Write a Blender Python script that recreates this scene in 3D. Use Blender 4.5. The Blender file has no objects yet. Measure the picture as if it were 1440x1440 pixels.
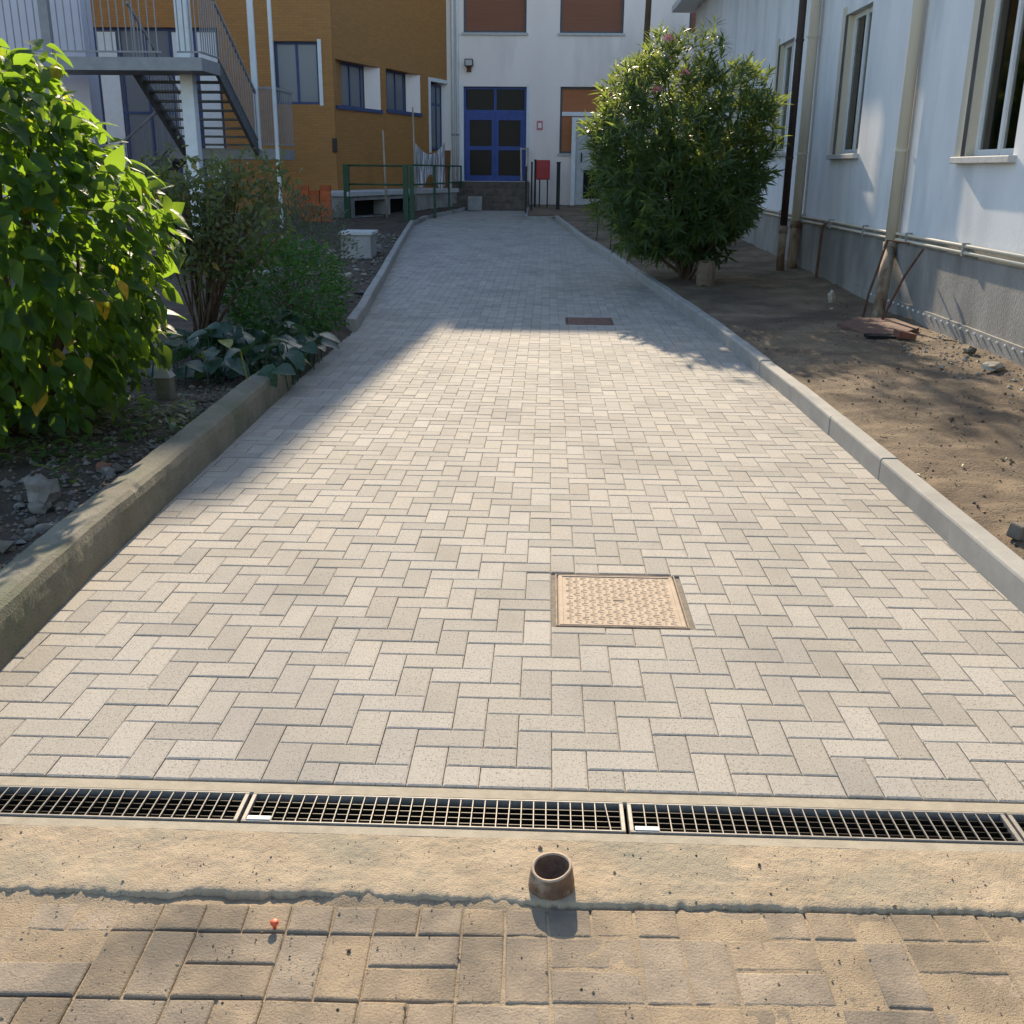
import bpy, bmesh, math, random
import numpy as np
from mathutils import Vector, Matrix, noise

random.seed(11); RNG = np.random.default_rng(7)
R = math.radians
scene = bpy.context.scene
C = scene.collection

# ------------------------------------------------------------------ camera
PIT, YAW, ROL, HC = .3197, -.0310, .0095, 1.60
fw = Vector((math.sin(YAW)*math.cos(PIT), math.cos(YAW)*math.cos(PIT), -math.sin(PIT)))
rt = Vector((math.cos(YAW), -math.sin(YAW), 0)); up = rt.cross(fw)
rt2 = rt*math.cos(ROL) + up*math.sin(ROL); up2 = -rt*math.sin(ROL) + up*math.cos(ROL)
cd = bpy.data.cameras.new('camera'); cam = bpy.data.objects.new('camera', cd); C.objects.link(cam)
cam.matrix_world = Matrix(((rt2.x, up2.x, -fw.x, 0), (rt2.y, up2.y, -fw.y, 0), (rt2.z, up2.z, -fw.z, HC), (0, 0, 0, 1)))
cd.sensor_fit = 'HORIZONTAL'; cd.sensor_width = 36; cd.lens = 36*1455/1440; cd.clip_start = .05; cd.clip_end = 500
scene.camera = cam

# ------------------------------------------------------------------ light
SUN_EL, SUN_AZ = 26.5, 5.0          # sun ahead of the camera, light travels towards -Y and a little +X
w = bpy.data.worlds.new('World'); scene.world = w; w.use_nodes = True
nt = w.node_tree; nt.nodes.clear()
sky = nt.nodes.new('ShaderNodeTexSky'); sky.sky_type = 'NISHITA'; sky.sun_disc = False
sky.sun_elevation = R(SUN_EL); sky.sun_rotation = R(-SUN_AZ); sky.air_density = 1.0; sky.dust_density = .7; sky.ozone_density = 1.5
bg = nt.nodes.new('ShaderNodeBackground'); bg.inputs['Strength'].default_value = .15
wo = nt.nodes.new('ShaderNodeOutputWorld'); nt.links.new(sky.outputs[0], bg.inputs[0]); nt.links.new(bg.outputs[0], wo.inputs[0])
sd = bpy.data.lights.new('sun', 'SUN'); sd.energy = 4.6; sd.angle = R(.5); sd.color = (1, .84, .62)
so = bpy.data.objects.new('sun', sd); C.objects.link(so)
ldir = Vector((math.sin(R(SUN_AZ))*math.cos(R(SUN_EL)), -math.cos(R(SUN_AZ))*math.cos(R(SUN_EL)), -math.sin(R(SUN_EL))))
so.rotation_euler = ldir.to_track_quat('-Z', 'Y').to_euler(); so.location = (0, 10, 30)
vs = scene.view_settings; vs.view_transform = 'Standard'; vs.look = 'None'; vs.gamma = 1; vs.exposure = 1.02
vs.use_curve_mapping = False
cy = scene.cycles; cy.max_bounces = 5; cy.diffuse_bounces = 3; cy.glossy_bounces = 2; cy.transmission_bounces = 4; cy.transparent_max_bounces = 4

# ------------------------------------------------------------------ materials
def sock(n, k): return n.inputs[k]
def pm(name, c1, c2, scale=4, rough=.85, bump=.25, bscale=80, bdist=.004, rnd=0, hrnd=0, spk=None, spkscale=260, spkth=.62,
       big=None, bigscale=.8, bigth=(.5, .62), spec=.3, metal=0, stretch=(1, 1, 1), lo=.35, hi=.65, detail=6):
    m = bpy.data.materials.new(name); m.use_nodes = True; t = m.node_tree; N = t.nodes; L = t.links
    b = N['Principled BSDF']; b.inputs['Roughness'].default_value = rough; b.inputs['Metallic'].default_value = metal
    b.inputs['Specular IOR Level'].default_value = spec
    g = N.new('ShaderNodeNewGeometry'); mp = N.new('ShaderNodeMapping'); mp.inputs['Scale'].default_value = stretch
    L.new(g.outputs['Position'], mp.inputs['Vector'])
    def nz(s, d=detail, vec=mp):
        n = N.new('ShaderNodeTexNoise'); n.inputs['Scale'].default_value = s; n.inputs['Detail'].default_value = d
        n.inputs['Roughness'].default_value = .6; L.new(vec.outputs[0], n.inputs['Vector']); return n.outputs[0]
    def rng(o, a, bb):
        r = N.new('ShaderNodeMapRange'); r.inputs[1].default_value = a; r.inputs[2].default_value = bb; L.new(o, r.inputs[0]); return r.outputs[0]
    def mix(f, a, bb):
        x = N.new('ShaderNodeMix'); x.data_type = 'RGBA'
        if hasattr(f, 'links'): L.new(f, x.inputs[0])
        else: x.inputs[0].default_value = f
        for i, q in ((6, a), (7, bb)):
            if hasattr(q, 'links'): L.new(q, x.inputs[i])
            else: x.inputs[i].default_value = (*q, 1)
        return x.outputs[2]
    col = mix(rng(nz(scale), lo, hi), c1, c2)
    if big:
        col = mix(rng(nz(bigscale, 5), *bigth), col, big)
    if spk:
        col = mix(rng(nz(spkscale, 2), spkth, spkth+.08), col, spk)
    if rnd or hrnd:
        oi = N.new('ShaderNodeObjectInfo')
        ad = N.new('ShaderNodeMath'); ad.operation = 'ADD'; L.new(oi.outputs['Random'], ad.inputs[0]); L.new(g.outputs['Random Per Island'], ad.inputs[1])
        fr = N.new('ShaderNodeMath'); fr.operation = 'FRACT'; L.new(ad.outputs[0], fr.inputs[0])
        hs = N.new('ShaderNodeHueSaturation'); L.new(col, hs.inputs['Color'])
        v = N.new('ShaderNodeMapRange'); v.inputs[3].default_value = 1-rnd; v.inputs[4].default_value = 1+rnd; L.new(fr.outputs[0], v.inputs[0]); L.new(v.outputs[0], hs.inputs['Value'])
        if hrnd:
            f2 = N.new('ShaderNodeMath'); f2.operation = 'MULTIPLY'; f2.inputs[1].default_value = 7.31; L.new(fr.outputs[0], f2.inputs[0])
            f3 = N.new('ShaderNodeMath'); f3.operation = 'FRACT'; L.new(f2.outputs[0], f3.inputs[0])
            s = N.new('ShaderNodeMapRange'); s.inputs[3].default_value = 1-hrnd; s.inputs[4].default_value = 1+hrnd; L.new(f3.outputs[0], s.inputs[0]); L.new(s.outputs[0], hs.inputs['Saturation'])
        col = hs.outputs[0]
    L.new(col, b.inputs['Base Color'])
    if bump:
        bm = N.new('ShaderNodeBump'); bm.inputs['Strength'].default_value = bump; bm.inputs['Distance'].default_value = bdist
        L.new(nz(bscale, 4), bm.inputs['Height']); L.new(bm.outputs[0], b.inputs['Normal'])
    return m

def leafmat(name, c1, c2, c3, trans, tf=.4, rough=.38, yellow=None):
    m = bpy.data.materials.new(name); m.use_nodes = True; t = m.node_tree; N = t.nodes; L = t.links
    b = N['Principled BSDF']; b.inputs['Roughness'].default_value = rough; b.inputs['Specular IOR Level'].default_value = .3
    g = N.new('ShaderNodeNewGeometry'); oi = N.new('ShaderNodeObjectInfo')
    ad = N.new('ShaderNodeMath'); ad.operation = 'ADD'; L.new(oi.outputs['Random'], ad.inputs[0]); L.new(g.outputs['Random Per Island'], ad.inputs[1])
    fr = N.new('ShaderNodeMath'); fr.operation = 'FRACT'; L.new(ad.outputs[0], fr.inputs[0])
    r = N.new('ShaderNodeValToRGB'); e = r.color_ramp.elements
    e[0].position = 0; e[0].color = (*c1, 1); e[1].position = .978 if yellow else 1; e[1].color = (*c3, 1)
    x = e.new(.5); x.color = (*c2, 1)
    if yellow: y = e.new(.988); y.color = (*yellow, 1)
    L.new(fr.outputs[0], r.inputs[0])
    nn = N.new('ShaderNodeTexNoise'); nn.inputs['Scale'].default_value = 45; nn.inputs['Detail'].default_value = 3; L.new(g.outputs['Position'], nn.inputs['Vector'])
    vr = N.new('ShaderNodeMapRange'); vr.inputs[1].default_value = .3; vr.inputs[2].default_value = .7; vr.inputs[3].default_value = .65; vr.inputs[4].default_value = 1.3; L.new(nn.outputs[0], vr.inputs[0])
    hv = N.new('ShaderNodeHueSaturation'); L.new(r.outputs[0], hv.inputs['Color']); L.new(vr.outputs[0], hv.inputs['Value']); L.new(hv.outputs[0], b.inputs['Base Color'])
    bu = N.new('ShaderNodeBump'); bu.inputs['Strength'].default_value = .35; bu.inputs['Distance'].default_value = .01; L.new(nn.outputs[0], bu.inputs['Height']); L.new(bu.outputs[0], b.inputs['Normal'])
    tb = N.new('ShaderNodeBsdfTranslucent'); mx = N.new('ShaderNodeMix'); mx.data_type = 'RGBA'; mx.inputs[0].default_value = .55
    L.new(hv.outputs[0], mx.inputs[6]); mx.inputs[7].default_value = (*trans, 1); L.new(mx.outputs[2], tb.inputs[0])
    ms = N.new('ShaderNodeMixShader'); ms.inputs[0].default_value = tf
    L.new(b.outputs[0], ms.inputs[1]); L.new(tb.outputs[0], ms.inputs[2]); L.new(ms.outputs[0], N['Material Output'].inputs[0])
    return m

def glassmat(name, col=(.02, .025, .03), rough=.06, spec=.6):
    m = bpy.data.materials.new(name); m.use_nodes = True; b = m.node_tree.nodes['Principled BSDF']
    b.inputs['Base Color'].default_value = (*col, 1); b.inputs['Roughness'].default_value = rough; b.inputs['Specular IOR Level'].default_value = spec
    return m

M = {}
M['paver'] = pm('paver_concrete', (.405, .37, .315), (.325, .298, .255), 120, .9, .7, 300, .002, rnd=.125, hrnd=.1, spk=(.2, .18, .15), spkscale=190, spkth=.57, big=(.285, .265, .23), bigscale=1.6, bigth=(.48, .72), stretch=(1, .6, 1), lo=.3, hi=.7)
M['joint'] = pm('joint_sand', (.24, .205, .16), (.15, .13, .1), 60, .95, .4, 300)
M['kerb_new'] = pm('kerb_concrete', (.345, .33, .295), (.28, .268, .24), 6, .88, .3, 250, .002, rnd=.06, spk=(.2, .19, .17), spkscale=200)
M['kerb_old'] = pm('old_kerb_concrete', (.22, .203, .155), (.14, .13, .095), 3, .92, .7, 90, .006, spk=(.08, .075, .06), spkscale=120, spkth=.6, big=(.13, .135, .09), bigscale=2.5)
M['apron'] = pm('sandy_concrete', (.43, .34, .23), (.325, .258, .175), 9, .95, .8, 210, .004, spk=(.19, .155, .11), spkscale=150, spkth=.63, big=(.30, .26, .185), bigscale=2.6)
M['drain_concrete'] = pm('drain_concrete', (.40, .35, .26), (.32, .28, .21), 20, .9, .4, 200, .003)
M['old_paver'] = pm('old_paver', (.345, .27, .185), (.26, .207, .147), 14, .95, .9, 160, .003, rnd=.09, hrnd=.12, spk=(.15, .12, .09), spkscale=210, spkth=.6, big=(.14, .118, .09), bigscale=2.0, bigth=(.46, .64))
M['sand'] = pm('sand', (.37, .285, .185), (.24, .188, .127), 7, .97, .8, 220, .004, spk=(.12, .1, .07), spkscale=180)
M['soil_dry'] = pm('dry_soil', (.26, .195, .125), (.165, .12, .077), 2.6, .97, 1, 60, .012, spk=(.09, .065, .045), spkscale=90, spkth=.58, big=(.11, .08, .053), bigscale=1.1, bigth=(.44, .62))  # big: damp patches, enlarged to stand in for shadow streaks as well
M['soil_dark'] = pm('garden_soil', (.10, .075, .052), (.055, .042, .03), 4, .97, 1, 70, .014, spk=(.18, .15, .12), spkscale=80, spkth=.66)
M['ground'] = pm('ground_earth', (.16, .125, .09), (.11, .085, .06), 1.2, .97, .5, 30)
M['stone'] = pm('rubble_stone', (.19, .165, .135), (.115, .1, .08), 14, .9, .6, 90, .005, rnd=.3, hrnd=.4)
M['rubble_pale'] = pm('pale_rubble', (.42, .365, .29), (.3, .26, .2), 14, .9, .5, 90, .005, rnd=.2)
M['brick_red'] = pm('terracotta', (.5, .13, .045), (.40, .10, .035), 12, .9, .4, 120, .003, rnd=.15)
M['galv'] = pm('galvanised_steel', (.31, .285, .245), (.23, .21, .18), 40, .65, .1, 300, .001, metal=.3, spec=.4)
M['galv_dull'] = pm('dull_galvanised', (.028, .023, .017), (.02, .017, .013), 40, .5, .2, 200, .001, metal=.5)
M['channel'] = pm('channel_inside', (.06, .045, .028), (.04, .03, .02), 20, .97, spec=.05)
M['cast'] = pm('dusty_cast_iron', (.47, .365, .265), (.38, .29, .205), 14, .85, .4, 200, .002, spk=(.25, .19, .14), spkscale=120, spkth=.63)
M['cast_frame'] = pm('iron_frame', (.33, .25, .18), (.18, .14, .105), 20, .8, .4, 200, .002)
M['cast2'] = pm('rusty_cover', (.19, .105, .075), (.12, .068, .05), 10, .85, .4, 200)
M['pvc'] = pm('brown_pvc', (.17, .095, .055), (.11, .06, .036), 30, .6, .3, 120, .002, spec=.4, big=(.42, .33, .23), bigscale=14, bigth=(.5, .7))
M['pvc_in'] = pm('pipe_inside', (.15, .085, .05), (.09, .052, .033), 60, .95)
M['pvc_rim'] = pm('pipe_rim', (.45, .34, .24), (.34, .25, .17), 30, .8)
M['orange'] = pm('orange_plastic', (.75, .13, .05), (.65, .1, .04), 20, .5)
M['wall_blue'] = pm('pale_blue_plaster', (.78, .77, .75), (.69, .685, .67), 2, .92, .5, 60, .004, big=(.57, .57, .56), bigscale=1.3, bigth=(.5, .72), stretch=(1, 1, .35))
M['wall_white'] = pm('white_plaster', (.88, .75, .66), (.82, .69, .6), 1.2, .93, .3, 100, .003, stretch=(1, 1, .3), big=(.68, .58, .51), bigscale=.7, bigth=(.55, .72))
M['wall_lav'] = pm('lavender_plaster', (.55, .52, .56), (.5, .47, .51), 1.2, .93, .3, 100)
M['plinth'] = pm('plinth_cement', (.34, .318, .28), (.24, .225, .2), 2.2, .93, .9, 55, .006, big=(.19, .178, .155), bigscale=1.3, bigth=(.5, .68), stretch=(1, 1, .5), spk=(.22, .205, .19), spkscale=60)
M['cream'] = pm('cream_paint', (.62, .55, .42), (.55, .48, .365), 4, .7, .2, 60, .002, stretch=(1, 1, .2))
M['cream_dirty'] = pm('stained_iron_pipe', (.36, .29, .20), (.2, .13, .08), 5, .85, .5, 60, .004, stretch=(1, 1, .4), big=(.14, .075, .04), bigscale=4)
M['brown_pipe'] = pm('brown_painted_pipe', (.055, .034, .025), (.04, .026, .02), 6, .6, .2, 60)
M['rust'] = pm('rust', (.16, .075, .045), (.09, .045, .03), 20, .9, .5, 120)
M['sill'] = pm('stone_sill', (.55, .53, .49), (.45, .43, .4), 12, .8, .3, 120)
M['white_paint'] = pm('white_paint', (.72, .72, .70), (.66, .66, .64), 6, .55, .1, 60)
M['grey_paint'] = pm('grey_steel_paint', (.30, .29, .285), (.24, .235, .23), 5, .6, .15, 60)
M['grey_dark'] = pm('dark_steel', (.13, .13, .13), (.09, .09, .09), 6, .7, .2, 60)
M['blue'] = pm('blue_paint', (.035, .07, .26), (.028, .055, .21), 5, .45, .1, 60)
M['blue_dull'] = pm('dull_blue_paint', (.05, .075, .17), (.04, .06, .14), 5, .5, .1, 60)
M['glass'] = glassmat('window_glass')
M['glass_brown'] = glassmat('brown_glass', (.018, .012, .009), .3, .12)
M['glass_grey'] = glassmat('curtained_glass', (.16, .17, .18), .25, .5)
def clearglass():
    m = bpy.data.materials.new('clear_glass'); m.use_nodes = True; t = m.node_tree; N = t.nodes; N.remove(N['Principled BSDF'])
    a = N.new('ShaderNodeBsdfTransparent'); a.inputs[0].default_value = (.86, .9, .88, 1); b = N.new('ShaderNodeBsdfGlossy'); b.inputs['Roughness'].default_value = .04
    f = N.new('ShaderNodeFresnel'); f.inputs[0].default_value = 1.6; x = N.new('ShaderNodeMixShader')
    t.links.new(f.outputs[0], x.inputs[0]); t.links.new(a.outputs[0], x.inputs[1]); t.links.new(b.outputs[0], x.inputs[2]); t.links.new(x.outputs[0], N['Material Output'].inputs[0])
    return m
M['glass_clear'] = clearglass()
M['curtain'] = pm('beige_curtain', (.78, .70, .52), (.66, .59, .43), 6, .9, .6, 20, .02, stretch=(1, 4, .2))
M['green_rail'] = pm('green_paint', (.022, .075, .035), (.016, .055, .028), 8, .5, .15, 80)
M['red_box'] = pm('red_paint', (.42, .045, .04), (.35, .035, .03), 8, .5, .15, 80)
M['shutter'] = pm('orange_shutter', (.42, .155, .06), (.37, .135, .05), 3, .7, .3, 25, stretch=(.2, 1, 8))
M['shutter_dark'] = pm('brown_shutter', (.26, .1, .055), (.22, .085, .045), 3, .7, .3, 25, stretch=(.2, 1, 8))
M['step'] = pm('step_stone', (.16, .125, .095), (.09, .07, .055), 5, .92, .5, 60)
M['concrete'] = pm('grey_concrete', (.34, .325, .30), (.26, .25, .23), 4, .92, .5, 80, .005, big=(.2, .19, .175), bigscale=1.5)
M['concrete_pale'] = pm('pale_concrete', (.5, .49, .47), (.42, .41, .39), 6, .9, .4, 80)
M['black'] = pm('black_iron', (.02, .02, .02), (.03, .03, .028), 10, .7)
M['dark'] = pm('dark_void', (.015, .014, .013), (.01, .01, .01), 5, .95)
M['bark'] = pm('bark', (.13, .085, .05), (.075, .05, .03), 20, .95, .8, 60, .006, stretch=(1, 1, .3))
M['cloth'] = pm('striped_cloth', (.6, .58, .57), (.2, .19, .2), 22, .95, .3, 60, stretch=(1, 1, .06), lo=.45, hi=.55)
M['board'] = pm('brown_board', (.2, .095, .035), (.15, .07, .028), 6, .8, .2, 60)
M['stump'] = pm('weathered_stump', (.2, .15, .1), (.13, .095, .065), 9, .9, .6, 60)
M['brick_old'] = pm('old_brick', (.24, .105, .07), (.16, .075, .05), 12, .93, .5, 90)
M['wood_pale'] = pm('pale_wood', (.42, .35, .27), (.3, .24, .18), 9, .85, .3, 60, stretch=(1, 1, .2))
M['pink'] = pm('pink_petal', (.8, .36, .38), (.75, .28, .32), 20, .7)
M['roof'] = pm('roof_tile', (.33, .15, .09), (.26, .11, .07), 6, .9)
M['membrane'] = pm('grey_membrane', (.2, .195, .185), (.15, .145, .14), 6, .7, .3, 80)
M['sign'] = pm('pink_red_sign', (.6, .2, .2), (.55, .17, .17), 9, .6)
M['lf_big'] = leafmat('broad_leaf', (.011, .034, .010), (.019, .056, .013), (.034, .085, .016), (.52, .80, .05), .5, .55, yellow=(.5, .28, .02))
M['lf_ole'] = leafmat('oleander_leaf', (.022, .048, .022), (.035, .075, .03), (.06, .11, .035), (.55, .66, .10), .42, .45)
M['lf_shrub'] = leafmat('olive_leaf', (.065, .09, .04), (.09, .12, .048), (.13, .15, .055), (.3, .36, .06), .3, .55, yellow=(.3, .2, .04))
M['lf_green'] = leafmat('bright_leaf', (.022, .07, .02), (.035, .1, .026), (.055, .13, .035), (.2, .42, .05), .3, .5)
M['lf_grey'] = leafmat('grey_leaf', (.06, .075, .045), (.08, .095, .055), (.10, .11, .06), (.2, .25, .1), .25, .6)
M['lf_hosta'] = leafmat('hosta_leaf', (.02, .05, .03), (.032, .07, .042), (.05, .095, .058), (.15, .3, .06), .22, .32, yellow=(.22, .24, .04))

def ochre():
    m = bpy.data.materials.new('ochre_tiles'); m.use_nodes = True; t = m.node_tree; N = t.nodes; L = t.links
    b = N['Principled BSDF']; b.inputs['Roughness'].default_value = .6
    tc = N.new('ShaderNodeTexCoord'); mp = N.new('ShaderNodeMapping'); mp.inputs['Rotation'].default_value = (R(90), 0, 0)
    L.new(tc.outputs['Object'], mp.inputs[0])
    br = N.new('ShaderNodeTexBrick'); br.inputs['Scale'].default_value = 1
    br.inputs['Brick Width'].default_value = .24; br.inputs['Row Height'].default_value = .065; br.inputs['Mortar Size'].default_value = .006
    br.inputs['Color1'].default_value = (.40, .178, .034, 1); br.inputs['Color2'].default_value = (.34, .148, .03, 1); br.inputs['Mortar'].default_value = (.27, .13, .04, 1)
    L.new(mp.outputs[0], br.inputs['Vector']); L.new(br.outputs[0], b.inputs['Base Color'])
    bm = N.new('ShaderNodeBump'); bm.inputs['Strength'].default_value = .5; bm.inputs['Distance'].default_value = .004; bm.invert = True
    L.new(br.outputs['Fac'], bm.inputs['Height']); L.new(bm.outputs[0], b.inputs['Normal'])
    return m
M['ochre'] = ochre()

# ------------------------------------------------------------------ helpers
class MB:
    def __init__(s): s.v = []; s.f = []
    def add(s, vs, fs):
        o = len(s.v); s.v += [tuple(p) for p in vs]; s.f += [tuple(i+o for i in q) for q in fs]; return s
    def box(s, x0, y0, z0, x1, y1, z1):
        return s.add([(x0, y0, z0), (x1, y0, z0), (x1, y1, z0), (x0, y1, z0), (x0, y0, z1), (x1, y0, z1), (x1, y1, z1), (x0, y1, z1)],
                     [(0, 3, 2, 1), (4, 5, 6, 7), (0, 1, 5, 4), (1, 2, 6, 5), (2, 3, 7, 6), (3, 0, 4, 7)])
    def obox(s, c, sz, rot=(0, 0, 0)):
        m = Matrix.Rotation(rot[2], 3, 'Z') @ Matrix.Rotation(rot[1], 3, 'Y') @ Matrix.Rotation(rot[0], 3, 'X')
        pts = []
        for k in ((-1, -1, -1), (1, -1, -1), (1, 1, -1), (-1, 1, -1), (-1, -1, 1), (1, -1, 1), (1, 1, 1), (-1, 1, 1)):
            p = m @ Vector((k[0]*sz[0]/2, k[1]*sz[1]/2, k[2]*sz[2]/2)); pts.append((p.x+c[0], p.y+c[1], p.z+c[2]))
        return s.add(pts, [(0, 3, 2, 1), (4, 5, 6, 7), (0, 1, 5, 4), (1, 2, 6, 5), (2, 3, 7, 6), (3, 0, 4, 7)])
    def bar(s, a, b, wx, wz=None):          # rectangular bar between two points
        a = Vector(a); b = Vector(b); d = (b-a).normalized(); wz = wz or wx
        u = d.cross(Vector((0, 0, 1))); u = u.normalized() if u.length > 1e-4 else Vector((1, 0, 0)); n = u.cross(d).normalized()
        u *= wx/2; n *= wz/2
        P = [a-u-n, a+u-n, a+u+n, a-u+n, b-u-n, b+u-n, b+u+n, b-u+n]
        return s.add(P, [(0, 1, 2, 3), (7, 6, 5, 4), (0, 4, 5, 1), (1, 5, 6, 2), (2, 6, 7, 3), (3, 7, 4, 0)])
    def tube(s, pts, rr, n=8, cap=True):
        pts = [Vector(p) for p in pts]; rr = rr if isinstance(rr, (list, tuple)) else [rr]*len(pts)
        o = len(s.v); k = len(pts); ref = None
        for i, p in enumerate(pts):
            d = (pts[min(i+1, k-1)]-pts[max(i-1, 0)]).normalized()
            if ref is None: ref = Vector((1, 0, 0)) if abs(d.x) < .9 else Vector((0, 1, 0))
            u = (ref - d*ref.dot(d)).normalized(); v = d.cross(u); ref = u
            for j in range(n):
                a = 2*math.pi*j/n; q = p + (u*math.cos(a)+v*math.sin(a))*rr[i]; s.v.append((q.x, q.y, q.z))
        for i in range(k-1):
            for j in range(n):
                j2 = (j+1) % n; s.f.append((o+i*n+j, o+i*n+j2, o+(i+1)*n+j2, o+(i+1)*n+j))
        if cap:
            s.f.append(tuple(o+j for j in reversed(range(n)))); s.f.append(tuple(o+(k-1)*n+j for j in range(n)))
        return s
    def lathe(s, prof, c=(0, 0, 0), n=32, fn=None):
        o = len(s.v); k = len(prof)
        for i, (r, z) in enumerate(prof):
            for j in range(n):
                a = 2*math.pi*j/n; dz = fn(a, i) if fn else 0
                s.v.append((c[0]+r*math.cos(a), c[1]+r*math.sin(a), c[2]+z+dz))
        for i in range(k-1):
            for j in range(n):
                j2 = (j+1) % n; s.f.append((o+i*n+j, o+i*n+j2, o+(i+1)*n+j2, o+(i+1)*n+j))
        return s
    def mesh(s, name, shift=(0, 0, 0)):
        me = bpy.data.meshes.new(name); me.from_pydata([(x-shift[0], y-shift[1], z-shift[2]) for x, y, z in s.v], [], s.f); me.update(); return me
    def build(s, name, mat, parent=None, origin=None, bevel=0, smooth=False):
        sh = origin or (0, 0, 0)
        me = s.mesh(name, sh)
        bm = bmesh.new(); bm.from_mesh(me)
        if bevel:
            bmesh.ops.bevel(bm, geom=[e for e in bm.edges if len(e.link_faces) == 2 and e.calc_face_angle(0) > .5], offset=bevel, segments=1, affect='EDGES')
        bmesh.ops.recalc_face_normals(bm, faces=bm.faces); bm.to_mesh(me); bm.free()
        return link(name, me, mat, parent, sh, smooth)

def link(name, me, mat, parent=None, loc=(0, 0, 0), smooth=False):
    if mat and not me.materials: me.materials.append(mat if not isinstance(mat, str) else M[mat])
    if smooth: me.polygons.foreach_set('use_smooth', [True]*len(me.polygons))
    o = bpy.data.objects.new(name, me); C.objects.link(o); o.location = loc
    if parent is not None:
        o.parent = parent
        if parent.type == 'EMPTY' and not parent.get('_local'): o.matrix_parent_inverse = parent.matrix_basis.inverted()
    return o
def tag(o, label=None, cat=None, group=None, kind=None):
    for k, v in (('label', label), ('category', cat), ('group', group), ('kind', kind)):
        if v: o[k] = v
    return o
def thing(name, loc, label, cat, group=None, rz=0, local=False):
    o = bpy.data.objects.new(name, None); C.objects.link(o); o.location = loc; o.rotation_euler = (0, 0, rz); o.empty_display_size = .2
    o['_local'] = 1 if local else 0
    return tag(o, label, cat, group)
def struct(o): o['kind'] = 'structure'; return o
def sempty(name, loc=(0, 0, 0)):
    o = bpy.data.objects.new(name, None); C.objects.link(o); o.location = loc; o['_local'] = 0; o['kind'] = 'structure'; return o

def npmesh(name, V, F):
    V = np.asarray(V, np.float32); F = np.asarray(F, np.int32); k = F.shape[1]
    me = bpy.data.meshes.new(name); me.vertices.add(len(V)); me.vertices.foreach_set('co', V.ravel())
    me.loops.add(F.size); me.loops.foreach_set('vertex_index', F.ravel())
    me.polygons.add(len(F)); me.polygons.foreach_set('loop_start', np.arange(len(F), dtype=np.int32)*k); me.polygons.foreach_set('loop_total', np.full(len(F), k, np.int32))
    me.update(calc_edges=True); me.polygons.foreach_set('use_smooth', [False]*len(F)); return me

def rise(y): return .0195*max(0., y-12)
def lerp(tab, y):
    ys = [a for a, b in tab]; return float(np.interp(y, ys, [b for a, b in tab]))
XR = [(1, 1.862), (2.44, 1.86), (3.7, 1.857), (5.4, 1.836), (7.45, 1.81), (8.64, 1.767), (10.8, 1.709), (13.5, 1.52), (18.08, 1.09), (22.06, .694), (25.45, .43), (28.57, .175), (28.6, -.62), (30, -.62), (34.6, -.7)]
XL = [(1, -1.74), (2.44, -1.765), (3.97, -1.845), (7.2, -1.925), (10.7, -1.953), (12.96, -2.15), (15.77, -2.389), (19.68, -2.737), (26.06, -3.261), (28.58, -3.22), (32.3, -2.48), (34.6, -2.5)]

# ------------------------------------------------------------------ ground sheets
def sheet(name, xs_fn, ys, zfn, mat, parent=None):
    V = []; n = None
    for y in ys:
        xs = xs_fn(y); n = len(xs)
        for x in xs: V.append((x, y, zfn(x, y)))
    F = [(i*n+j, i*n+j+1, (i+1)*n+j+1, (i+1)*n+j) for i in range(len(ys)-1) for j in range(n-1)]
    return link(name, npmesh(name, V, F), mat, parent, smooth=True)
struct(sheet('ground', lambda y: [-150, -40, 0, 40, 150], [-150, -20, 0, 12, 20, 30, 40, 90, 250], lambda x, y: rise(min(y, 60))-.34, 'ground'))

def nz(x, y, s, o=0): return noise.noise((x*s+o, y*s-o, o*1.7))
def soil_r(x, y):
    e = x-lerp(XR, y)-.1
    z = .085+rise(y)+.018*nz(x, y, 1.3)+.014*nz(x, y, 4, 3)+.011*nz(x, y, 13, 5)+.007*nz(x, y, 31, 9)
    if e < .12: z -= .02*(1-e/.12)
    if x > 3.6: z += .05*(x-3.6)/.3
    return z
ysr = list(np.arange(1.6, 12, .035))+list(np.arange(12, 35, .15))
def xs_r(y):
    a = lerp(XR, y)+.06 if y < 28.5 else lerp([(28.5, .2), (28.7, -.62), (34.9, -.66)], y)
    return list(np.linspace(a, 4.0, 58))
struct(sheet('soil_bed_right', xs_r, ysr, soil_r, 'soil_dry'))
def soil_l(x, y):
    e = lerp(XL, y)-x
    z = .11+rise(y)+.03*nz(x, y, 1.1, 2)+.02*nz(x, y, 3.7, 4)+.012*nz(x, y, 11, 6)+.008*nz(x, y, 27, 8)
    if 7.6 < y < 10.9: z = min(z, -.02+e*.75+.02*nz(x, y, 8))
    elif y >= 10.9 and e < .3: z -= .02
    return z
ysl = list(np.arange(1.2, 12, .05))+list(np.arange(12, 36, .2))
def xs_l(y):
    b = lerp(XL, y)-(.1 if y < 7.65 else (.0 if y < 10.7 else .07))
    return list(np.concatenate([np.linspace(-14, b-1.6, 30)[:-1], np.linspace(b-1.6, b, 40)]))
struct(sheet('soil_bed_left', xs_l, ysl, soil_l, 'soil_dark'))

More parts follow.
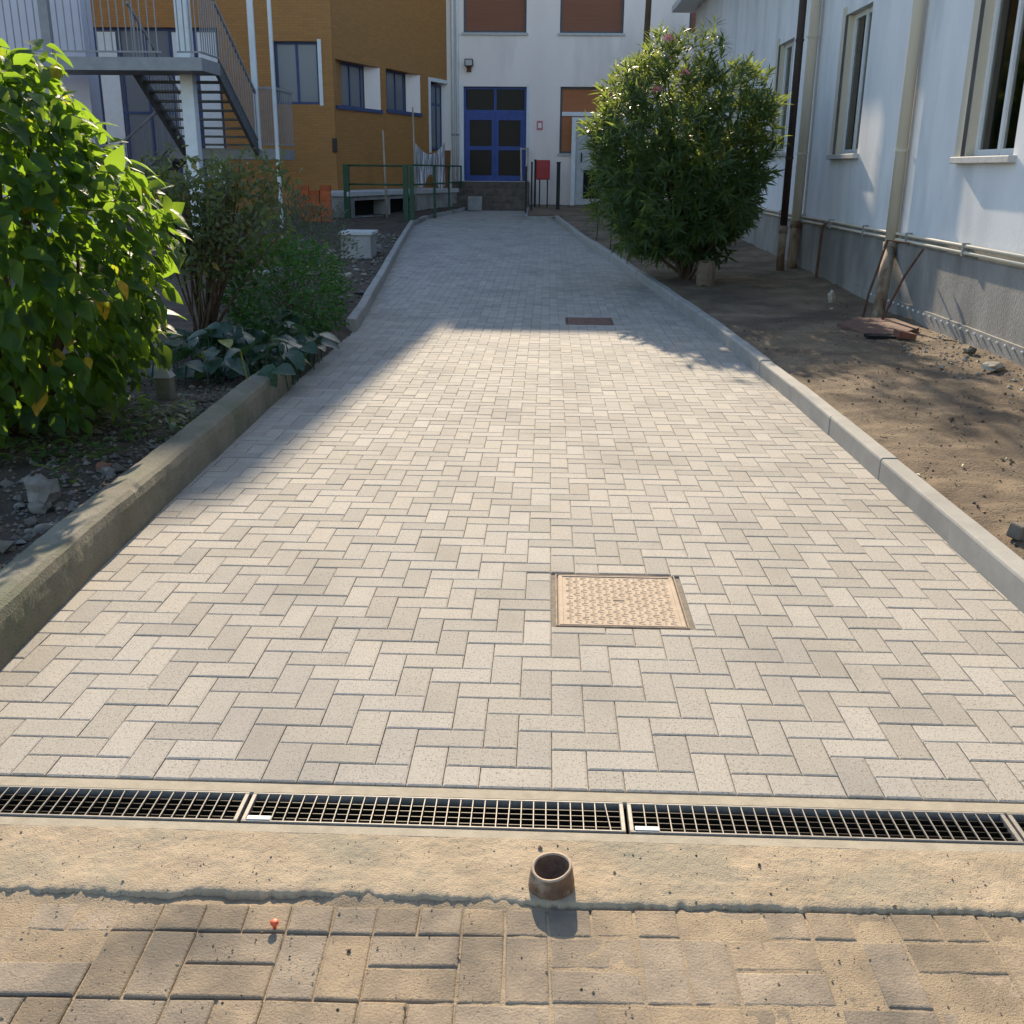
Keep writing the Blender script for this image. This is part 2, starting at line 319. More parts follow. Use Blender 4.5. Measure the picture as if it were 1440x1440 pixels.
# ------------------------------------------------------------------ new herringbone paving
X0, Y0, PU = .0401, 2.441, .1
paving = sempty('path')
struct(paving)
sheet('paving_bed', lambda y: [lerp(XL, y)-.05, 0 if y < 28 else -1.6, lerp(XR, y)+.05], [Y0, 5, 8, 10.7, 12, 13.5, 16, 18, 20, 22, 25.4, 26.1, 28.5, 28.62, 30, 32.3, 34.6], lambda x, y: rise(y)-.009, 'joint', paving)
MH = [(.0401, 3.497, .572, 4.03), (.215, 11.37, .745, 11.94)]
def sub(rects, m):
    out = []
    for a, b, c, d in rects:
        mx0, my0, mx1, my1 = m
        if c <= mx0 or a >= mx1 or d <= my0 or b >= my1: out.append((a, b, c, d)); continue
        if b < my0: out.append((a, b, c, my0))
        if d > my1: out.append((a, my1, c, d))
        bb, dd = max(b, my0), min(d, my1)
        if a < mx0: out.append((a, bb, mx0, dd))
        if c > mx1: out.append((mx1, bb, c, dd))
    return out
rects = []
nrow = int((34.5-Y0)/PU)
for r in range(-1, nrow):
    y = Y0+r*PU
    for c in range(-36, 22):
        k = (r+c) % 4; x = X0+c*PU
        if k == 0: q = (x, y, x+PU, y+2*PU)
        elif k == 2: q = (x, y, x+2*PU, y+PU)
        else: continue
        q = (q[0], max(q[1], Y0), q[2], q[3])
        if q[3]-q[1] < .02: continue
        yc = (q[1]+q[3])/2
        if q[2] < lerp(XL, yc)-.03 or q[0] > lerp(XR, yc)+.03: continue
        if yc > 28.5: q = (q[0], q[1], min(q[2], lerp(XR, yc)+.04), q[3])
        if q[2]-q[0] < .02: continue
        rs = [q]
        for m in MH: rs = sub(rs, m)
        rects += [t for t in rs if t[2]-t[0] > .018 and t[3]-t[1] > .018]
def paver_v(q, g=.0014, ch=.0021, dep=.03):
    a, b, c, d = q; cx, cy = (a+c)/2, (b+d)/2; hx, hy = (c-a)/2-g, (d-b)/2-g
    V = []
    for (ex, ey, z) in ((0, 0, -dep), (0, 0, -ch), (.0055, .0055, 0)):
        V += [(-hx+ex, -hy+ey, z), (hx-ex, -hy+ey, z), (hx-ex, hy-ey, z), (-hx+ex, hy-ey, z)]
    return (cx, cy), V
PF = [(8, 9, 10, 11)]
for l in (0, 4):
    for j in range(4):
        j2 = (j+1) % 4; PF.append((l+j, l+j2, l+4+j2, l+4+j))
rects.sort(key=lambda q: (q[1]+q[3])/2)
cache = {}; JV = []; JF = []
vis = 0
for q in rects:
    (cx, cy), V = paver_v(q)
    # camera view test: count only those in the frame as single parts
    infr = abs(cx-.02) < .53*cy*1.0+.35 and cy > 2.44
    tx, ty = random.gauss(0, .0025), random.gauss(0, .0025)
    slope = .0195 if cy > 12 else 0
    z = rise(cy)+random.uniform(-.0012, .0012)
    if vis < 300 and infr:
        vis += 1
        key = (round(q[2]-q[0], 3), round(q[3]-q[1], 3))
        if key not in cache:
            me = npmesh('paver', V, PF); me.materials.append(M['paver']); cache[key] = me
        o = link('paver', cache[key], None, paving, (cx, cy, z)); o.rotation_euler = (ty, tx, random.gauss(0, .002))
    else:
        n = len(JV); JV += [(x+cx, y+cy, zz+z+x*tx+y*(ty+slope)) for x, y, zz in V]; JF += [tuple(i+n for i in f) for f in PF]
o = link('paver_field', npmesh('paver_field', JV, JF), 'paver', paving); o['kind'] = 'stuff'

# ------------------------------------------------------------------ kerbs
def stone_run(name, tab, y0, y1, side, h, wd, step, mat):
    root = sempty(name)
    # walk the edge line
    pts = []; y = y0
    while y < y1-.1:
        x = lerp(tab, y); ny = min(y+step*.985, y1); pts.append(((x, y), (lerp(tab, ny), ny))); y = ny
    for (a, b) in pts:
        d = Vector((b[0]-a[0], b[1]-a[1])); L = d.length; d /= L; n = Vector((d.y, -d.x))*side
        dz = random.uniform(-.006, .006); off = random.uniform(-.004, .004)
        V = []
        prof = [(0, -.12), (0, h-.016), (.004, h-.006), (.014, h), (wd-.012, h), (wd, h-.012), (wd, -.12)]
        for t in (.003, L-.003):
            for (u, z) in prof:
                px = a[0]+d.x*t+n.x*(u+off); py = a[1]+d.y*t+n.y*(u+off); V.append((px, py, z+dz+rise(py)))
        k = len(prof); F = [(i, i+1, k+i+1, k+i) for i in range(k-1)]+[tuple(range(k)), tuple(range(2*k-1, k-1, -1))]
        mb = MB(); mb.add(V, F); mb.build('kerb_stone', M[mat], root, origin=(a[0], a[1], rise(a[1])))
    return root
stone_run('kerb_right', XR, 1.45, 28.55, 1, .125, .1, 1.03, 'kerb_new')
stone_run('kerb_left_far', XL, 10.6, 26.1, -1, .13, .1, 1.0, 'kerb_new')
# old cast kerb, left
def old_kerb():
    prof = [(0, -.15), (.0, .06), (-.004, .15), (-.012, .185), (-.032, .2), (-.1, .204), (-.155, .2), (-.172, .185), (-.178, .1), (-.18, -.15)]
    # densify profile
    P = []
    for i in range(len(prof)-1):
        a, b = prof[i], prof[i+1]; m = max(1, int(math.dist(a, b)/.02))
        for j in range(m): P.append((a[0]+(b[0]-a[0])*j/m, a[1]+(b[1]-a[1])*j/m))
    P.append(prof[-1]); V = []; ys = list(np.arange(1.3, 7.76, .02)); k = len(P)
    for y in ys:
        x0 = lerp(XL, y)
        for (u, z) in P:
            n1 = noise.noise((y*2.1, u*6, z*6))*.008+noise.noise((y*9, u*22, z*22))*.005+noise.noise((y*31, u*60, z*60+4))*.0025
            chip = max(0, noise.noise((y*5, 3.1, 0))-.25)*.06 if (u > -.04 and z > .17) else 0
            V.append((x0+u-(n1*.6)-chip*.5, y, z*(.98+.03*noise.noise((y*.8, 7, 1)))+n1*.5-chip))
    F = [(i*k+j, i*k+j+1, (i+1)*k+j+1, (i+1)*k+j) for i in range(len(ys)-1) for j in range(k-1)]
    mb = MB(); mb.add(V, F); n = len(ys); mb.f += [tuple(range(k)), tuple(range(n*k-1, (n-1)*k-1, -1))]
    struct(mb.build('kerb_left_near', M['kerb_old']))
old_kerb()
# worn edge of the paving by the porch: low sand and stone strip
mb = MB()
ed = [(-3.24, 26.15), (-3.2, 28.58), (-2.5, 32.3), (-2.5, 34.2)]
for (a, b) in zip(ed[:-1], ed[1:]): mb.bar((a[0]-.06, a[1], rise(a[1])+.03), (b[0]-.06, b[1], rise(b[1])+.03), .12, .12)
for (a, b) in (((.2, 28.62), (-.62, 28.62)), ((-.6, 28.68), (-.66, 34.0))): mb.bar((a[0], a[1], rise(a[1])+.03), (b[0], b[1], rise(b[1])+.03), .1, .14)
struct(mb.build('edging_strip', M['concrete']))

# ------------------------------------------------------------------ drain channel, apron, old paving
dr = sempty('drain_channel')
mb = MB()
mb.box(-2.6, 2.388, -.12, 2.7, 2.4375, -.003).box(-2.6, 2.214, -.12, 2.7, 2.2545, -.003)
mb.build('channel_edge', M['drain_concrete'], dr, bevel=.004)
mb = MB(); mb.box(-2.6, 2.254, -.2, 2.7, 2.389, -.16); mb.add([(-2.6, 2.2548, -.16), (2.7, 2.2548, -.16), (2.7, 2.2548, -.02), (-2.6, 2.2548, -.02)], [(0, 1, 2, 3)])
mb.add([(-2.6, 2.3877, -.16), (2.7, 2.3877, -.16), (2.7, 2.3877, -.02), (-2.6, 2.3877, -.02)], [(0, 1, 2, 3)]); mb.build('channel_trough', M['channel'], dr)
labs = ['galvanised drain grate at the far left, cut by the photo edge', 'galvanised drain grate left of the pipe stub, with a pale tag at its left end',
        'galvanised drain grate right of the pipe stub, with a pale tag at its left end', 'galvanised drain grate at the far right end of the channel']
crossme = None
for gi, gx in enumerate((-1.768, -.766, .236, 1.236)):
    t = thing('drain_grate', (gx, 2.25, -.002), labs[gi], 'drain grate', 'drain grates in the channel')
    a, b = gx+.003, gx+.995
    z0, z1 = -.024, .0
    for nm, yy in (('frame_bar', 2.2575), ('frame_bar', 2.380)):
        MB().box(a, yy, z0, b, yy+.006, z1).build(nm, M['galv'], t, bevel=.001)
    for xx in (a, b-.011):
        MB().box(xx, 2.2636, z0, xx+.011, 2.3799, z1-.0005).build('end_bar', M['galv'], t, bevel=.001)
    for j in range(4):
        yy = 2.2636+(j+1)*.1163/5
        MB().box(a+.011, yy-.0011, z0-.004, b-.011, yy+.0011, z1-.009).build('bearing_bar', M['galv_dull'], t)
    if crossme is None:
        m0 = MB(); m0.box(-.0013, -.058, -.0045, .0013, .058, 0); crossme = m0.mesh('cross_bar'); crossme.materials.append(M['galv'])
    for j in range(29):
        o = link('cross_bar', crossme, None, t, (a+.011+(j+1)*(b-a-.022)/30, 2.3218, -.0008)); o.rotation_euler = (0, random.gauss(0, .03), random.gauss(0, .006) + (.09 if (gi, j) in ((0, 18), (0, 19), (1, 28)) else 0))
    if gi in (1, 2):
        MB().box(a+.014, 2.264, -.0004, a+.075, 2.279, .0022).build('tag_plate', M['white_paint'], t)
# apron
def apz(x, y): return -.002+.003*nz(x, y, 7, 1)+.002*nz(x, y, 22, 2)+.0014*nz(x, y, 60, 3)+.0012*nz(x, y, 120, 4)
def ape(x): return 1.985+.012*nz(x, 0, 3, 5)+.011*nz(x, 0, 11, 6)+.009*nz(x, 0, 40, 7)+.005*nz(x, 0, 105, 8)+.013*x*.5
V = []; xs = np.arange(-2.0, 2.1, .005); ys_n = 40
for x in xs:
    e = ape(x)
    for j in range(ys_n):
        y = e+(2.2165-e)*j/(ys_n-1); z = apz(x, y)
        if j < 3: z -= (.005, .002, .0007)[j]*(1+1.2*nz(x, 3, 60))
        V.append((x, y, z))
    V.append((x, e-.004+.004*nz(x, 1, 30), -.06))
k = ys_n+1; F = []
for i in range(len(xs)-1):
    for j in range(ys_n-1): F.append((i*k+j, (i+1)*k+j, (i+1)*k+j+1, i*k+j+1))
    F.append((i*k+k-1, (i+1)*k+k-1, (i+1)*k, i*k))
struct(link('concrete_apron', npmesh('concrete_apron', V, F), 'apron', smooth=True))
# old pavers, basket weave
oldp = sempty('pavement')
rot = .0225; ca, sa = math.cos(rot), math.sin(rot)
def O2W(u, v): return (.03+u*ca-v*sa, 1.975+u*sa+v*ca)      # u right, v away; first course starts at v=-.1
MB().box(-30, -30, -.2, 30, 1.9, -.055).build('pavement_bed', M['sand'], oldp)
S = .195
cells = []
for c in range(-9, 9):                                            # half course next to the concrete
    for h in range(2): cells.append((c*S+h*S/2, -.095, c*S+(h+1)*S/2, -.004))
for band in range(5):
    v1 = -.095-band*S; v0 = v1-S
    for c in range(-9, 9):
        if (c+band) % 2 == 0: cells += [(c*S, v0, c*S+S, v0+S/2), (c*S, v0+S/2, c*S+S, v1)]
        else: cells += [(c*S, v0, c*S+S/2, v1), (c*S+S/2, v0, c*S+S, v1)]
oc = {}
for (a, b, c, d) in cells:
    cx, cy = O2W((a+c)/2, (b+d)/2)
    if abs(cx) > 1.75 or cy < 1.2: continue
    key = (round(c-a, 3), round(d-b, 3), random.randrange(3))
    if key not in oc:
        hx, hy = (c-a)/2-.0022, (d-b)/2-.0022; V = []
        jit = [(random.uniform(-.0018, .0018), random.uniform(-.0018, .0018)) for _ in range(4)]
        for (e, z) in ((0, -.05), (0, -.004), (.0025, -.001), (.006, 0)):
            for i, (sx, sy) in enumerate(((-1, -1), (1, -1), (1, 1), (-1, 1))): V.append((sx*(hx-e)+jit[i][0], sy*(hy-e)+jit[i][1], z))
        F = [(12, 13, 14, 15)]+[(l+j, l+(j+1) % 4, l+4+(j+1) % 4, l+4+j) for l in (0, 4, 8) for j in range(4)]
        me = npmesh('paver', V, F); me.materials.append(M['old_paver']); oc[key] = me
    z = -.0095+random.uniform(-.002, .002)
    if cx < -.9 and cy > 1.75: z -= .006
    o = link('paver', oc[key], None, oldp, (cx, cy, z)); o.rotation_euler = (random.gauss(0, .006), random.gauss(0, .006), rot+random.gauss(0, .004))
# sand lying in the joints and drifting over the pavers
def sandz(x, y):
    cov = .45*nz(x, y, 1.7, 11)+.25*nz(x, y, 5, 12)+.55*math.tanh((x-.25)*1.7)
    z = -.0128+.0060*cov+.0014*nz(x, y, 25, 13)+.0009*nz(x, y, 70, 14)
    e = ape(x)-y
    if e < .035: z += max(0, min(1, (.035-e)/.035))*.0095*max(-1, min(1, .1+1.7*nz(x, 0, 1.6, 21)+1.2*nz(x, 0, 6, 22)+.6*nz(x, 0, 25, 23)))
    return z
struct(sheet('sand_drift', lambda y: list(np.arange(-1.9, 1.91, .012)), list(np.arange(1.15, 2.02, .012)), sandz, 'sand'))
# loose grit
def grit(name, n, fn, size, mat, label, cat):
    V = []; F = []
    base = np.array([(1, 0, 0), (-1, 0, 0), (0, 1, 0), (0, -1, 0), (0, 0, 1), (0, 0, -1)], float)
    fs = [(0, 2, 4), (2, 1, 4), (1, 3, 4), (3, 0, 4), (2, 0, 5), (1, 2, 5), (3, 1, 5), (0, 3, 5)]
    for i in range(n):
        x, y, z = fn(); s = size*random.lognormvariate(0, .5)
        b = base*RNG.uniform(.6, 1.2, (6, 1))*s*np.array([1, 1, .7]); a = random.random()*6.3
        rx = b[:, 0]*math.cos(a)-b[:, 1]*math.sin(a); ry = b[:, 0]*math.sin(a)+b[:, 1]*math.cos(a)
        o = len(V); V += list(zip(rx+x, ry+y, b[:, 2]+z+s*.3)); F += [tuple(q+o for q in f) for f in fs]
    ob = link(name, npmesh(name, V, F), mat); tag(ob, label, cat, kind='stuff'); return ob
def g1():
    x = random.uniform(-1.5, 1.5); y = random.uniform(1.5, 2.2); return (x, y, apz(x, y) if y > ape(x) else -.0095)
grit('loose_grit', 2200, g1, .0014, 'sand', 'pale loose grit scattered over the concrete strip and old paving', 'grit')
def g2():
    x = random.uniform(-1.5, 1.5); y = random.uniform(1.5, 2.2); return (x, y, apz(x, y) if y > ape(x) else -.0095)
grit('dark_grit', 70, g2, .0024, 'soil_dark', 'dark crumbs of earth scattered over the old paving', 'grit')

# vent pipe stub
t = thing('pipe_stub', (.038, 2.047, 0), 'short brown pipe stub sticking up from the sandy concrete strip', 'pipe')
def chip(a, i): return -.006*max(0, math.cos(a+2.2))+.004*math.cos(a-.6)
pc = (.038, 2.043, 0)
mb = MB(); mb.lathe([(.055, -.03), (.0545, .0), (.0535, .015), (.0505, .034), (.0478, .05)], pc, 40, lambda a, i: chip(a, i) if i == 4 else 0)
mb.build('outer_wall', M['pvc'], t, smooth=True)
mb = MB(); mb.lathe([(.0478, .05), (.047, .0535), (.0415, .0535), (.0405, .05)], pc, 40, chip); mb.build('rim', M['pvc_rim'], t, smooth=True)
mb = MB(); mb.lathe([(.0405, .05), (.036, .036), (.026, .026), (.013, .021), (.0005, .02)], pc, 40, lambda a, i: chip(a, i) if i == 0 else .002*math.sin(5*a)); mb.build('inner_wall', M['pvc_in'], t, smooth=True)
# orange plastic bit
mb = MB(); mb.lathe([(.0, -.004), (.004, -.004), (.005, .004), (.009, .008), (.0095, .014), (.006, .0165), (.0, .0165)], (-.578, 1.878, -.005), 14)
tag(mb.build('plastic_cap', M['orange'], None, (-.578, 1.878, -.014), smooth=True), 'tiny orange plastic cap lying on the old pavers', 'cap')

# ------------------------------------------------------------------ manhole covers
def cover(x0, y0, x1, y1, mats, label, ribs):
    z = -.002; t = thing('manhole_cover', ((x0+x1)/2, (y0+y1)/2, z), label, 'manhole cover', 'square manhole covers in the new paving')
    if ribs: fx0, fy0, fx1, fy1 = x0+.018, y0+.008, x1-.02, y1-.01
    else: fx0, fy0, fx1, fy1 = x0+.012, y0+.01, x1-.012, y1-.01
    mb = MB(); wd = .006
    mb.box(fx0, fy0, -.05, fx0+wd, fy1, .001).box(fx1-wd, fy0, -.05, fx1, fy1, .001).box(fx0+wd, fy0, -.05, fx1-wd, fy0+wd, .001).box(fx0+wd, fy1-wd, -.05, fx1-wd, fy1, .001)
    mb.build('frame', mats[1], t, bevel=.001)
    g = .0045; a, b, c, d = fx0+wd+g, fy0+wd+.002, fx1-wd-.003, fy1-wd-.002
    MB().box(a, b, -.04, c, d, -.002).build('lid', mats[0], t, bevel=.002)
    MB().box(x0, y0, -.08, x1, y1, -.06).build('pit', M['joint'], t)
    mb = MB()
    if ribs:
        n = 14
        for i in range(n):                       # basket pattern of small raised bars
            for j in range(n*2):
                cx = a+.03+(c-a-.06)*(i+.5)/n; cy = b+.02+(d-b-.04)*(j+.5)/(n*2)
                if abs(cx-(a+c)/2) < .032 and abs(cy-(b+d)/2) < .02: continue
                if (i+j//2) % 2: mb.obox((cx, cy, -.0014), (.026, .006, .0016), (0, 0, .35 if j % 2 else -.35))
                else: mb.obox((cx, cy, -.0014), (.006, .013, .0016), (0, 0, .25 if j % 2 else -.25))
        o = mb.build('raised_pattern', mats[0], t, bevel=.0008); o['kind'] = 'stuff'
        mb = MB(); mb.box(a+.004, b+.004, -.002, a+.018, d-.004, .0012).box(c-.018, b+.004, -.002, c-.004, d-.004, .0012).box(a+.018, b+.004, -.002, c-.018, b+.014, .0012).box(a+.018, d-.014, -.002, c-.018, d-.004, .0012)
        mb.build('border', mats[0], t, bevel=.0008)
        MB().box((a+c)/2-.022, (b+d)/2-.009, -.0018, (a+c)/2+.022, (b+d)/2+.009, .0006).build('key_slot', M['cast_frame'], t)
cover(*MH[0], (M['cast'], M['cast_frame']), 'dusty tan square manhole cover with raised tread pattern in the sunlit paving', True)
cover(*MH[1], (M['cast2'], M['cast2']), 'rusty brown square manhole cover in the shaded part of the paving', False)

# ------------------------------------------------------------------ facades
def facade(name, Lx, z0, z1, holes, depth, mat, parent, thick=.4):
    """wall in the local XZ plane facing -Y with rectangular openings and their reveals, closed behind"""
    xs = sorted({0, Lx, *[h[0] for h in holes], *[h[2] for h in holes]}); zs = sorted({z0, z1, *[h[1] for h in holes], *[h[3] for h in holes]})
    mb = MB()
    for a, b in zip(xs[:-1], xs[1:]):
        for c, d in zip(zs[:-1], zs[1:]):
            if any(h[0] <= a and b <= h[2] and h[1] <= c and d <= h[3] for h in holes): continue
            mb.add([(a, 0, c), (b, 0, c), (b, 0, d), (a, 0, d)], [(0, 1, 2, 3)])
    for h in holes:
        a, c, b, d = h[:4]; e = depth
        mb.add([(a, 0, c), (a, e, c), (a, e, d), (a, 0, d)], [(0, 1, 2, 3)]); mb.add([(b, 0, c), (b, 0, d), (b, e, d), (b, e, c)], [(0, 1, 2, 3)])
        mb.add([(a, 0, d), (a, e, d), (b, e, d), (b, 0, d)], [(0, 1, 2, 3)]); mb.add([(a, 0, c), (b, 0, c), (b, e, c), (a, e, c)], [(0, 1, 2, 3)])
    T = thick
    mb.add([(0, T, z0), (Lx, T, z0), (Lx, T, z1), (0, T, z1)], [(3, 2, 1, 0)])
    mb.add([(0, 0, z0), (0, T, z0), (0, T, z1), (0, 0, z1)], [(3, 2, 1, 0)]); mb.add([(Lx, 0, z0), (Lx, T, z0), (Lx, T, z1), (Lx, 0, z1)], [(0, 1, 2, 3)])
    mb.add([(0, 0, z1), (Lx, 0, z1), (Lx, T, z1), (0, T, z1)], [(0, 1, 2, 3)])
    me = mb.mesh(name); return link(name, me, mat, parent)
def window(parent, x0, z0, x1, z1, y, nx, nz_, frame, glass, fwid=.05, name='window', rows=None):
    """sash set at depth y; frame bars and one pane per light"""
    f = MB(); xs = [x0+(x1-x0)*i/nx for i in range(nx+1)]; zs = rows or [z0+(z1-z0)*i/nz_ for i in range(nz_+1)]
    for i, x in enumerate(xs):
        a = x if i == 0 else x-fwid/2 if i < nx else x-fwid; f.box(a, y-.03, z0, a+fwid, y+.03, z1)
    w_ = f.build(name, frame, parent)
    for j, z in enumerate(zs):
        c = z if j == 0 else z-fwid/2 if j < len(zs)-1 else z-fwid
        g_ = MB(); g_.box(x0+.002, y-.026, c, x1-.002, y+.026, c+fwid); g_.build('rail', frame, w_)
    for i in range(nx):
        for j in range(len(zs)-1):
            MB().box(xs[i]+.01, y-.004, zs[j]+.01, xs[i+1]-.01, y+.004, zs[j+1]-.01).build('pane', glass, w_)
    return w_

# --- right building: pale blue, faces -X.  local x = YF - Y
YF = 31.0
rb = thing('building', (3.9, YF, 0), 'pale plastered building with grey cement plinth along the right side', 'building', rz=R(-90), local=True)
wins = [(9.35, 10.5, 1.75), (14.02, 15.2, 1.83), (18.3, 19.45, 1.91), (23.0, 24.1, 1.98), (4.4, 5.6, 1.72)]
holes = [(YF-b, z, YF-a, z+1.75) for a, b, z in wins]
facade('wall', YF+4, .96, 5.75, holes, .16, 'wall_blue', rb, 5.0)
MB().box(-.02, -.025, -.3, YF+4.02, .3, .86).build('plinth', M['plinth'], rb)
MB().box(-.02, -.012, .86, YF+4.02, .3, .955).build('plinth_cap', M['plinth'], rb)
MB().box(-.6, -.6, 5.75, YF+4.5, 5.4, 5.9).build('eave', M['white_paint'], rb)
MB().add([(-.6, -.6, 5.9), (YF+4.5, -.6, 5.9), (YF+4.5, 2.4, 6.9), (-.6, 2.4, 6.9), (-.6, 5.4, 5.9), (YF+4.5, 5.4, 5.9)], [(0, 1, 2, 3), (3, 2, 5, 4), (0, 3, 4), (1, 5, 2)]).build('roof', M['roof'], rb)
for (a, b, z) in wins:
    xa, xb = YF-b, YF-a
    s = MB(); s.box(xa-.1, -.07, z-.06, xb+.08, .158, z).build('window_sill', M['sill'], rb, bevel=.006)
    MB().box(xa-.15, -.014, z+.002, xa, .03, z+1.85).build('window_surround', M['cream'], rb)
    MB().box(xa+.002, .02, z+.002, xa+.05, .12, z+1.74).build('shutter_guide', M['cream'], rb)
    MB().box(xa+.002, -.012, z+.002, xa+.018, .018, z+1.74).build('shutter_cord', M['grey_dark'], rb)
    w_ = window(rb, xa+.05, z+.003, xb-.003, z+1.748, .125, 2, 1, M['white_paint'], M['glass_clear'], .06)
    cu = MB(); nc = 40; x_ = [xa-.05+(xb-xa-.25)*i/nc for i in range(nc+1)]; y_ = [.19+.022*math.sin(i*1.25+a)+.008*math.sin(i*.37) for i in range(nc+1)]
    cu.add([(x_[i], y_[i], z-.1) for i in range(nc+1)]+[(x_[i], y_[i], z+1.9) for i in range(nc+1)], [(i, i+1, nc+2+i, nc+1+i) for i in range(nc)])
    cu.build('curtain', M['curtain'], w_)
# twin conduits along the top of the plinth
for i, zz in enumerate((.905, .965)):
    k = MB(); k.tube([(0, -.045, zz), (YF+4, -.045, zz)], .017, 8); k.build('conduit', M['cream'], rb, smooth=True)
for j in range(18):
    MB().box(YF-2-j*1.6, -.07, .875, YF-2-j*1.6+.035, -.013, .995).build('conduit_clip', M['grey_paint'], rb)
# studded membrane low on the plinth
MB().box(YF-13.5, -.05, -.05, YF-4, -.0255, .27).build('membrane', M['plinth'], rb)
stud = MB(); stud.lathe([(.014, 0), (.012, .008), (.006, .014), (.0005, .016)], (0, 0, 0), 8); sm = stud.mesh('stud'); sm.materials.append(M['white_paint'])
for j in range(44):
    o = link('stud', sm, None, rb, (YF-12.6+j*.165, -.05, .235)); o.rotation_euler = (R(90), 0, 0)
# downpipes
def downpipe(name, x, y, r, z0, z1, up_mat, lo_mat, zs, label, shoe):
    t = thing(name, (x, y, z0), label, 'downpipe')
    MB().tube([(x, y, zs), (x, y, z1)], r, 14).build('pipe', M[up_mat], t, smooth=True)
    MB().tube([(x, y, zs+.05), (x, y, zs-.06)], [r*1.22, r*1.22], 14).build('collar', M[lo_mat], t, smooth=True)
    MB().tube([(x, y, zs), (x+shoe[0]*.4, y+shoe[1]*.4, (zs+z0)/2+.1), (x+shoe[0], y+shoe[1], z0)], r*1.08, 14).build('shoe', M[lo_mat], t, smooth=True)
    for zz in (zs+1.0, zs+2.6): MB().tube([(x, y, zz), (x, y, zz+.03)], r*1.15, 14).build('bracket', M[up_mat], t)
downpipe('downpipe', 3.815, 12.02, .062, .05, 5.74, 'cream', 'cream_dirty', .82, 'cream downpipe with stained iron foot between the two nearest windows', (-.22, -.55))
downpipe('downpipe', 3.79, 16.55, .075, .15, 5.74, 'cream', 'cream_dirty', .85, 'cream downpipe just behind the dark brown pipe on the blue wall', (-.02, -.1))
downpipe('downpipe', 3.56, 16.35, .055, .17, 5.74, 'brown_pipe', 'cream_dirty', .78, 'dark brown downpipe with rusty foot beside the oleander', (-.01, -.06))

# --- back building: white, faces -Y
bb = thing('building', (-4.1, 34.9, 0), 'white plastered building with a blue double door closing the far end', 'building', local=True)
BX = 4.1
hs = [(-2.73+BX, 1.235, -.745+BX, 4.06), (.31+BX, 2.1, 2.2+BX, 4.07), (-2.72+BX, 5.6, -.78+BX, 7.4), (.25+BX, 5.6, 2.2+BX, 7.4), (4.2+BX, 2.1, 6+BX, 4.07), (4.2+BX, 5.6, 6+BX, 7.4)]
facade('wall', 17, -.2, 11.62, hs, .25, 'wall_white', bb, 9)
MB().box(1.0, -.5, 11.63, 17.4, 9.4, 11.82).build('roof', M['roof'], bb)
mb = MB(); pr = [(1.0, 11.7), (-.1, 15.1), (-.4, 15.3), (-2.4, 15.3), (-12, 15.3), (-12, .0), (.0, .0), (.0, 11.7)]
n_ = len(pr); mb.add([(x, .3, z) for x, z in pr]+[(x, 8.9, z) for x, z in pr], [tuple(range(n_)), tuple(range(2*n_-1, n_-1, -1))]+[(i, (i+1) % n_, n_+(i+1) % n_, n_+i) for i in range(n_)])
mb.build('shadow_wing', M['roof'], bb)  # unseen wing added; its outline is shaped for the shadow on the path
# blue double door
t = thing('door', (-1.737, 35.05, 1.235), 'blue double door with brown glass panes under a transom at the far end', 'door')
x0, x1, z0, z1 = -2.725, -.75, 1.24, 4.055; yy = 35.06; zt = 3.24; xm = (x0+x1)/2
f = MB(); f.box(x0, yy-.04, z0, x0+.07, yy+.04, z1).box(x1-.07, yy-.04, z0, x1, yy+.04, z1).box(x0+.07, yy-.038, z1-.07, x1-.07, yy+.038, z1).box(x0+.07, yy-.038, zt-.02, x1-.07, yy+.038, zt+.14); f.build('frame', M['blue'], t)
for i in range(2):
    a = x0+.07 if i == 0 else xm; b = xm if i == 0 else x1-.07
    g_ = MB(); ys0, ys1 = yy-.055, yy+.02
    g_.box(a+.003, ys0, z0, a+.11, ys1, zt-.022).box(b-.11, ys0, z0, b-.003, ys1, zt-.022).box(a+.11, ys0+.002, z0, b-.11, ys1, z0+.17).box(a+.11, ys0+.002, zt-.16, b-.11, ys1, zt-.022).box(a+.11, ys0+.002, 2.18, b-.11, ys1, 2.3)
    lf = g_.build('door_leaf', M['blue'], t)
    for (c, d) in ((z0+.17, 2.18), (2.3, zt-.16)): MB().box(a+.1, yy-.012, c-.01, b-.1, yy-.004, d+.01).build('pane', M['glass_brown'], lf)
    tr = MB(); tr.box(a+.02, yy-.012, zt+.14, b-.02, yy-.004, z1-.07).build('transom_pane', M['glass_brown'], t)
MB().box(xm-.04, yy-.037, zt+.14, xm+.04, yy+.037, z1-.07).build('mullion', M['blue'], t)
